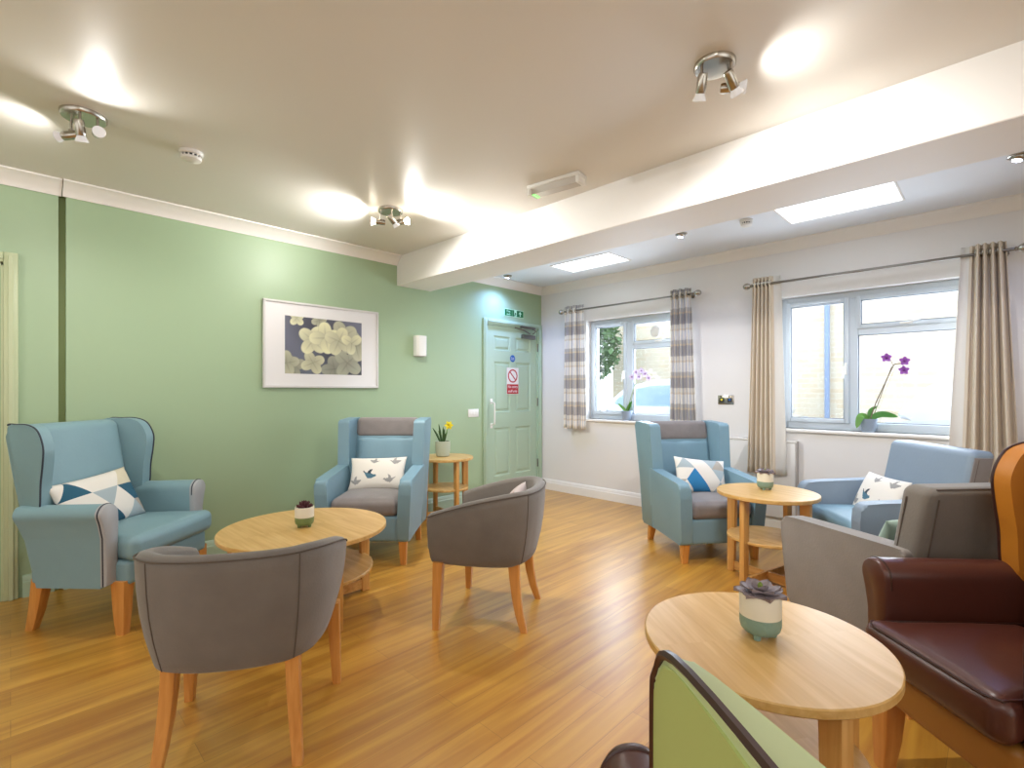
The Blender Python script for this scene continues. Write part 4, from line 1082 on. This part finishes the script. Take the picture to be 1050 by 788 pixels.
def arm_profile_chair(label, name, loc, rz, C, wings, W=.37, legh=.165, group=None):
    """modern armchair: padded arms, optional straight wings; front is +X"""
    t = thing(name, label, 'armchair', loc, rz, group)
    at = .088; iw = W-at; g = legh-.165                                   # g shifts everything above the legs
    for sx, sy in ((1, 1), (1, -1), (-1, 1), (-1, -1)):
        bm = B()
        if sx > 0: sqleg(bm, [(.285, sy*(W-.060), legh+.02, .030, .030), (.29, sy*(W-.055), 0, .020, .020)])
        else: sqleg(bm, [(-.26, sy*(W-.070), legh+.02, .030, .028), (-.30, sy*(W-.065), 0, .020, .020)])
        link('leg', bm, M['beech'], t)
    bm = B(); rbox(bm, .64, iw*2+.01, .18, .018, 0, (.0, 0, legh+.09), side=.003); link('seat_base', bm, C['rail'], t)
    bm = B(); rbox(bm, .56, iw*2-.006, .125, .045, .020, (.055, 0, legh+.240), side=.006); link('seat_cushion', bm, C['seat'], t)
    top = .995+g if wings else C['top']
    for sy in (1, -1):
        xr = -.16 if wings else -.36
        prof = rp([(xr-.02, legh+.01), (.330, legh-.002), (.352, .50+g), (.346, .600+g), (.24, .612+g), (xr+.05, .645+g), (xr, .645+g)], [.02, .03, .05, .04, .05, .05, .02], 4)
        bm = B(); prism(bm, prof, sy*iw, sy*W, 'y', .030, 4)
        deform(bm, lambda v: (v.x, v.y + sy*(.012*(max(0, v.z-.3)/.3)) - sy*.014*max(0, .35-v.z)/.2, v.z)); a_ = link('arm', bm, C['arm'], t)
        if wings:
            wp = rp([(-.33, legh), (-.13, legh), (-.12, .60+g), (-.098, .645+g), (-.135, top-.02), (-.15, top), (-.36, top+.010), (-.445, top+.012), (-.36, .55+g)], [.02, .0, .04, .03, .02, .02, .02, .03, .05], 4)
            bm = B(); prism(bm, wp, sy*(iw+.004), sy*(W+.004), 'y', .020, 4)
            deform(bm, lambda v: (v.x+.0, v.y + sy*.012*max(0, (v.z-.6)/.4) - sy*.014*max(0, .35-v.z)/.2, v.z)); link('wing', bm, C['wing'], t)
    bx = C.get('backx', 0)
    bw = iw*2 + (.04 if wings else .13)
    bm = B(); L_ = top-.20; rbox(bm, .13, bw, L_, .035, 0, (0, 0, L_/2), side=.006)
    lean = .20
    deform(bm, lambda v: (v.x - .235 + bx - v.z*lean, v.y, v.z+.20)) ; b_ = link('backrest', bm, C['back'], t)
    if C.get('head'):
        bm = B(); hz = .160; rbox(bm, .075, iw*2+.02, hz, .030, 0, (0, 0, 0), side=.008)
        zc = top-.068; deform(bm, lambda v: (v.x - .200 - (zc+v.z-.2)*lean, v.y, v.z+zc)); link('head_cushion', bm, C['head'], b_)
        bm = B(); l2 = top-.150-(.44+g); rbox(bm, .06, iw*2-.002, l2, .028, 0, (0, 0, 0), side=.012)
        z2 = .44+g+l2/2; deform(bm, lambda v: (v.x - .185 - (z2+v.z-.2)*lean + .006*math.sin(v.y*30)*math.sin((v.z)*9), v.y, v.z+z2)); link('back_pad', bm, C['pad'], b_)
    if C.get('trim'):
        for sy in (1, -1):
            y_ = sy*(bw/2+.004)
            for xo in (.026,):
                piping(b_, [(-.235+bx+xo-(z-.20)*lean, y_, z) for z in (.62, .70, .78, top-.045)], C['trim'], .0030)
        for yy in (-1, 1):
            piping(b_, [(-.235+bx-.066-(z-.20)*lean, yy*(bw/2-.032), z) for z in (.30, .5, .7, top-.04)], C['trim'], .0030)
        piping(b_, [(-.235+bx-.052-(top-.206)*lean, -bw/2+.03, top-.006), (-.235+bx-.052-(top-.206)*lean, bw/2-.03, top-.006)], C['trim'], .0026)
    if C.get('side'):
        for sy in (1, -1):
            bm = B(); y_ = bw/2
            pr = [(-.190+bx-.45*lean, .66), (-.190+bx-(top-.24)*lean, top-.035), (-.280+bx-(top-.24)*lean, top-.035), (-.280+bx-.45*lean, .66)]
            prism(bm, pr, sy*(y_-.004), sy*(y_+.006), 'y', .003, 2); link('back_side_panel', bm, C['side'], b_)
    return t
CB = dict(rail=M['blue2'], seat=M['suede_grey'], arm=M['blue2'], wing=M['blue2'], back=M['blue2'], head=M['suede_grey'], pad=M['blue2'])
CG = dict(rail=M['suede'], seat=M['suede_light'], arm=M['suede_light'], wing=None, back=M['suede'], trim=M['pipe_taupe'], top=.885)
CD = dict(rail=M['blue2'], seat=M['blue2'], arm=M['bluegrey'], wing=None, back=M['bluegrey'], side=M['suede_grey'], trim=M['pipe_taupe'], top=.90, backx=.08)
R_ = math.radians
rolled_wing_chair('duck-egg blue wing armchair with triangle-patterned cushion at the far left', (-3.56, .43, 0), R_(42.5), CA)
arm_profile_chair('blue wing armchair with grey seat against the green wall', 'wing_armchair', (-3.409, 1.975, 0), R_(-46), CB, True, .33)
arm_profile_chair('blue wing armchair with grey head cushion in front of the left-hand window', 'wing_armchair', (-1.673, 3.772, 0), R_(-36.8), CB, True, .328, .132)
arm_profile_chair('low-back taupe suede armchair seen from behind, beside the brown armchair', 'low_armchair', (-.278, 2.812, 0), R_(140), CG, False)
arm_profile_chair('low-back blue-grey armchair with pale blue seat under the right-hand window', 'low_armchair', (-.50, 3.79, 0), R_(218), CD, False)
rolled_wing_chair('brown leather wing armchair with mustard wings at the right edge', (.078, 2.062, 0), R_(227), CE, .312, .27, 0., -.07, .066, .70, -.26)
rolled_wing_chair('pale green wing armchair with brown piping, cut off at the bottom edge', (.016, .605, 0), R_(127), CF, .37, .33, .03, 0., .040, .55, -.115, True, -.07)

def tub_chair(label, loc, rz, group=None, pillow_=None):
    t = thing('tub_chair', label, 'armchair', loc, rz, group)
    # plan outline, front-left end round the back to front-right end (x forward, y left)
    half = [(.262, .305), (.16, .314), (.04, .316), (-.08, .306), (-.18, .276), (-.243, .218), (-.272, .14), (-.283, .07), (-.286, 0)]
    plan = half + [(x, -y) for x, y in half[-2::-1]]
    P_ = spline([(x, y, 0) for x, y in plan], 5); N_ = len(P_)
    s_ = [0]
    for i in range(1, N_): s_.append(s_[-1]+(P_[i]-P_[i-1]).length)
    rings = []; topo = []; topi = []
    for i, p in enumerate(P_):
        u = s_[i]/s_[-1]*2-1                       # -1 front-left, 0 back, 1 front-right
        tg = (P_[min(i+1, N_-1)]-P_[max(i-1, 0)]).normalized(); nrm = Vector((tg.y, -tg.x, 0)); nrm = -nrm if nrm.dot(p) < 0 else nrm
        a = abs(u); e = max(0, min(1, (1-a)/.66)); e = 1-(1-e)**1.5
        zt = .597 + .122*e; zb = .325; th = .060
        fl = .008                        # flare outwards at the top
        def o_(z): k = (z-zb)/(zt-zb); return p + nrm*(-.050*(1-k)**2.6 + fl*k)
        sec = []
        sec.append(p + nrm*(-.085) + Vector((0, 0, zb)))
        q = o_(zb); sec.append(Vector((q.x, q.y, zb+.0)) - nrm*.018)
        q = o_(zb+.02); sec.append(Vector((q.x, q.y, zb+.016)))
        for k in (.15, .3, .5, .7, .85):
            z = zb+(zt-zb)*k; q = o_(z); sec.append(Vector((q.x, q.y, z)))
        q = o_(zt); sec.append(Vector((q.x, q.y, zt-.020))); topo.append(Vector((q.x, q.y, zt-.014))+nrm*.001)
        sec.append(Vector((q.x, q.y, zt-.004)) - nrm*.012); sec.append(Vector((q.x, q.y, zt)) - nrm*.030)
        sec.append(Vector((q.x, q.y, zt-.006)) - nrm*.050); sec.append(Vector((q.x, q.y, zt-.024)) - nrm*.060)
        q2 = o_(zb+.10); sec.append(Vector((q2.x, q2.y, zb+.10)) - nrm*.070)
        rings.append(sec)
    bm = B(); loft(bm, rings)
    cap = [f for f in bm.faces if len(f.verts) > 4]
    bmesh.ops.bevel(bm, geom=list({e for f in cap for e in f.edges}), offset=.010, segments=3, profile=.5, affect='EDGES', clamp_overlap=True)
    sh = link('tub_shell', bm, M['suede'], t, smooth=50)
    piping(sh, topo, M['pipe_taupe'], .0030)
    # the two vertical seams of the back
    for sg in (1, -1):
        i = min(range(N_), key=lambda k: abs(P_[k].y - sg*.215) + (1 if P_[k].x > -.1 else 0)*5)
        piping(sh, [v + (v-Vector((0, 0, v.z))).normalized()*.0005 for v in rings[i][2:9]], M['pipe_taupe'], .0022)
    bm = B(); rbox(bm, .44, .46, .060, .02, 0, (.030, 0, .360)); deform(bm, lambda v: (v.x, v.y*(1-.45*max(0, -v.x/.19)**2), v.z)); link('seat_base', bm, M['suede'], t)
    bm = B(); rbox(bm, .50, .505, .11, .04, .018, (.045, 0, .425)); deform(bm, lambda v: (v.x, v.y*(1-.35*max(0, -v.x/.26)**2), v.z)); link('seat_cushion', bm, M['suede_light'], t)
    for sy in (1, -1):
        bm = B(); sqleg(bm, [(.215, sy*.265, .345, .026, .024), (.220, sy*.272, .15, .021, .020), (.225, sy*.278, 0, .016, .016)]); link('leg', bm, M['beech'], t)
        bm = B(); sqleg(bm, [(-.165, sy*.185, .345, .028, .022), (-.172, sy*.188, .26, .026, .021), (-.182, sy*.194, .17, .023, .020), (-.200, sy*.202, .08, .020, .018), (-.225, sy*.212, 0, .017, .016)]); link('leg', bm, M['beech'], t)
    return t
tub_chair('taupe suede tub chair in the left foreground with its back to the viewer', (-1.955, .612, 0), R_(147))
tub_chair('taupe suede tub chair in mid floor with a small cushion inside', (-2.028, 1.897, 0), R_(212))

def local(cx, cy, deg, x, y, z):
    a = R_(deg); return (cx+x*math.cos(a)-y*math.sin(a), cy+x*math.sin(a)+y*math.cos(a), z)
pillow('triangle-patterned cushion with teal accents in the far left blue armchair', local(-3.56, .43, 42.5, .01, -.05, .475), R_(42.5), .42, .50, .31, .060, TRI, tri_fn(3, 3, 21, (4, 2, 1, 1, 3)), .06)
pillow('white bird-print cushion in the blue armchair against the green wall', local(-3.409, 1.975, -46, .01, .0, .470), R_(-46), .45, .44, .26, .055, BM_, bird_fn(BIRDS), .03, 90, 60)
pillow('triangle-patterned cushion in the blue armchair before the left-hand window', local(-1.673, 3.772, -36.8, .05, .0, .435), R_(-36.8), .40, .42, .28, .060, TRI2, tri_fn(3, 3, 31, (4, 3, 2, 2, 2)), -.12)
pillow('white bird-print cushion in the low blue-grey armchair under the window', local(-.50, 3.79, 218, .06, -.05, .445), R_(218), .42, .42, .27, .055, BM_, bird_fn(BIRDS), .0, 90, 60)
pillow('pale mint green cushion in the low taupe armchair', local(-.278, 2.812, 140, .03, .0, .445), R_(140), .45, .40, .26, .060, [M['mint_cloth']], lambda u, v: 0)
pillow('pale pinkish-grey cushion inside the mid-floor tub chair', local(-2.028, 1.897, 212, -.09, -.03, .485), R_(212), .30, .32, .22, .045, [M['pink_grey_cloth']], lambda u, v: 0)

# ------------------------------------------------------------------ groups of repeats
GROUPS = {'tub_chair': 'taupe tub chairs', 'low_armchair': 'low-back armchairs by the right-hand window', 'round_table': 'round oak tables',
          'potted_succulent': 'succulents in footed pots on the tables', 'potted_orchid': 'orchids on the window sills', 'curtain': 'eyelet curtains at the two windows',
          'curtain_pole': 'curtain poles above the windows', 'ceiling_spotlight': 'three-head ceiling spotlights', 'downlight': 'downlights beyond the beam',
          'smoke_detector': 'smoke detectors on the ceiling', 'skylight': 'bright panels in the ceiling beyond the beam', 'car': 'cars parked outside',
          'scatter_cushion': 'scatter cushions in the armchairs', 'wing_armchair': 'wing armchairs'}
for o in bpy.data.objects:
    k = o.name.split('.')[0]
    if o.parent is None and k in GROUPS: o['group'] = GROUPS[k]
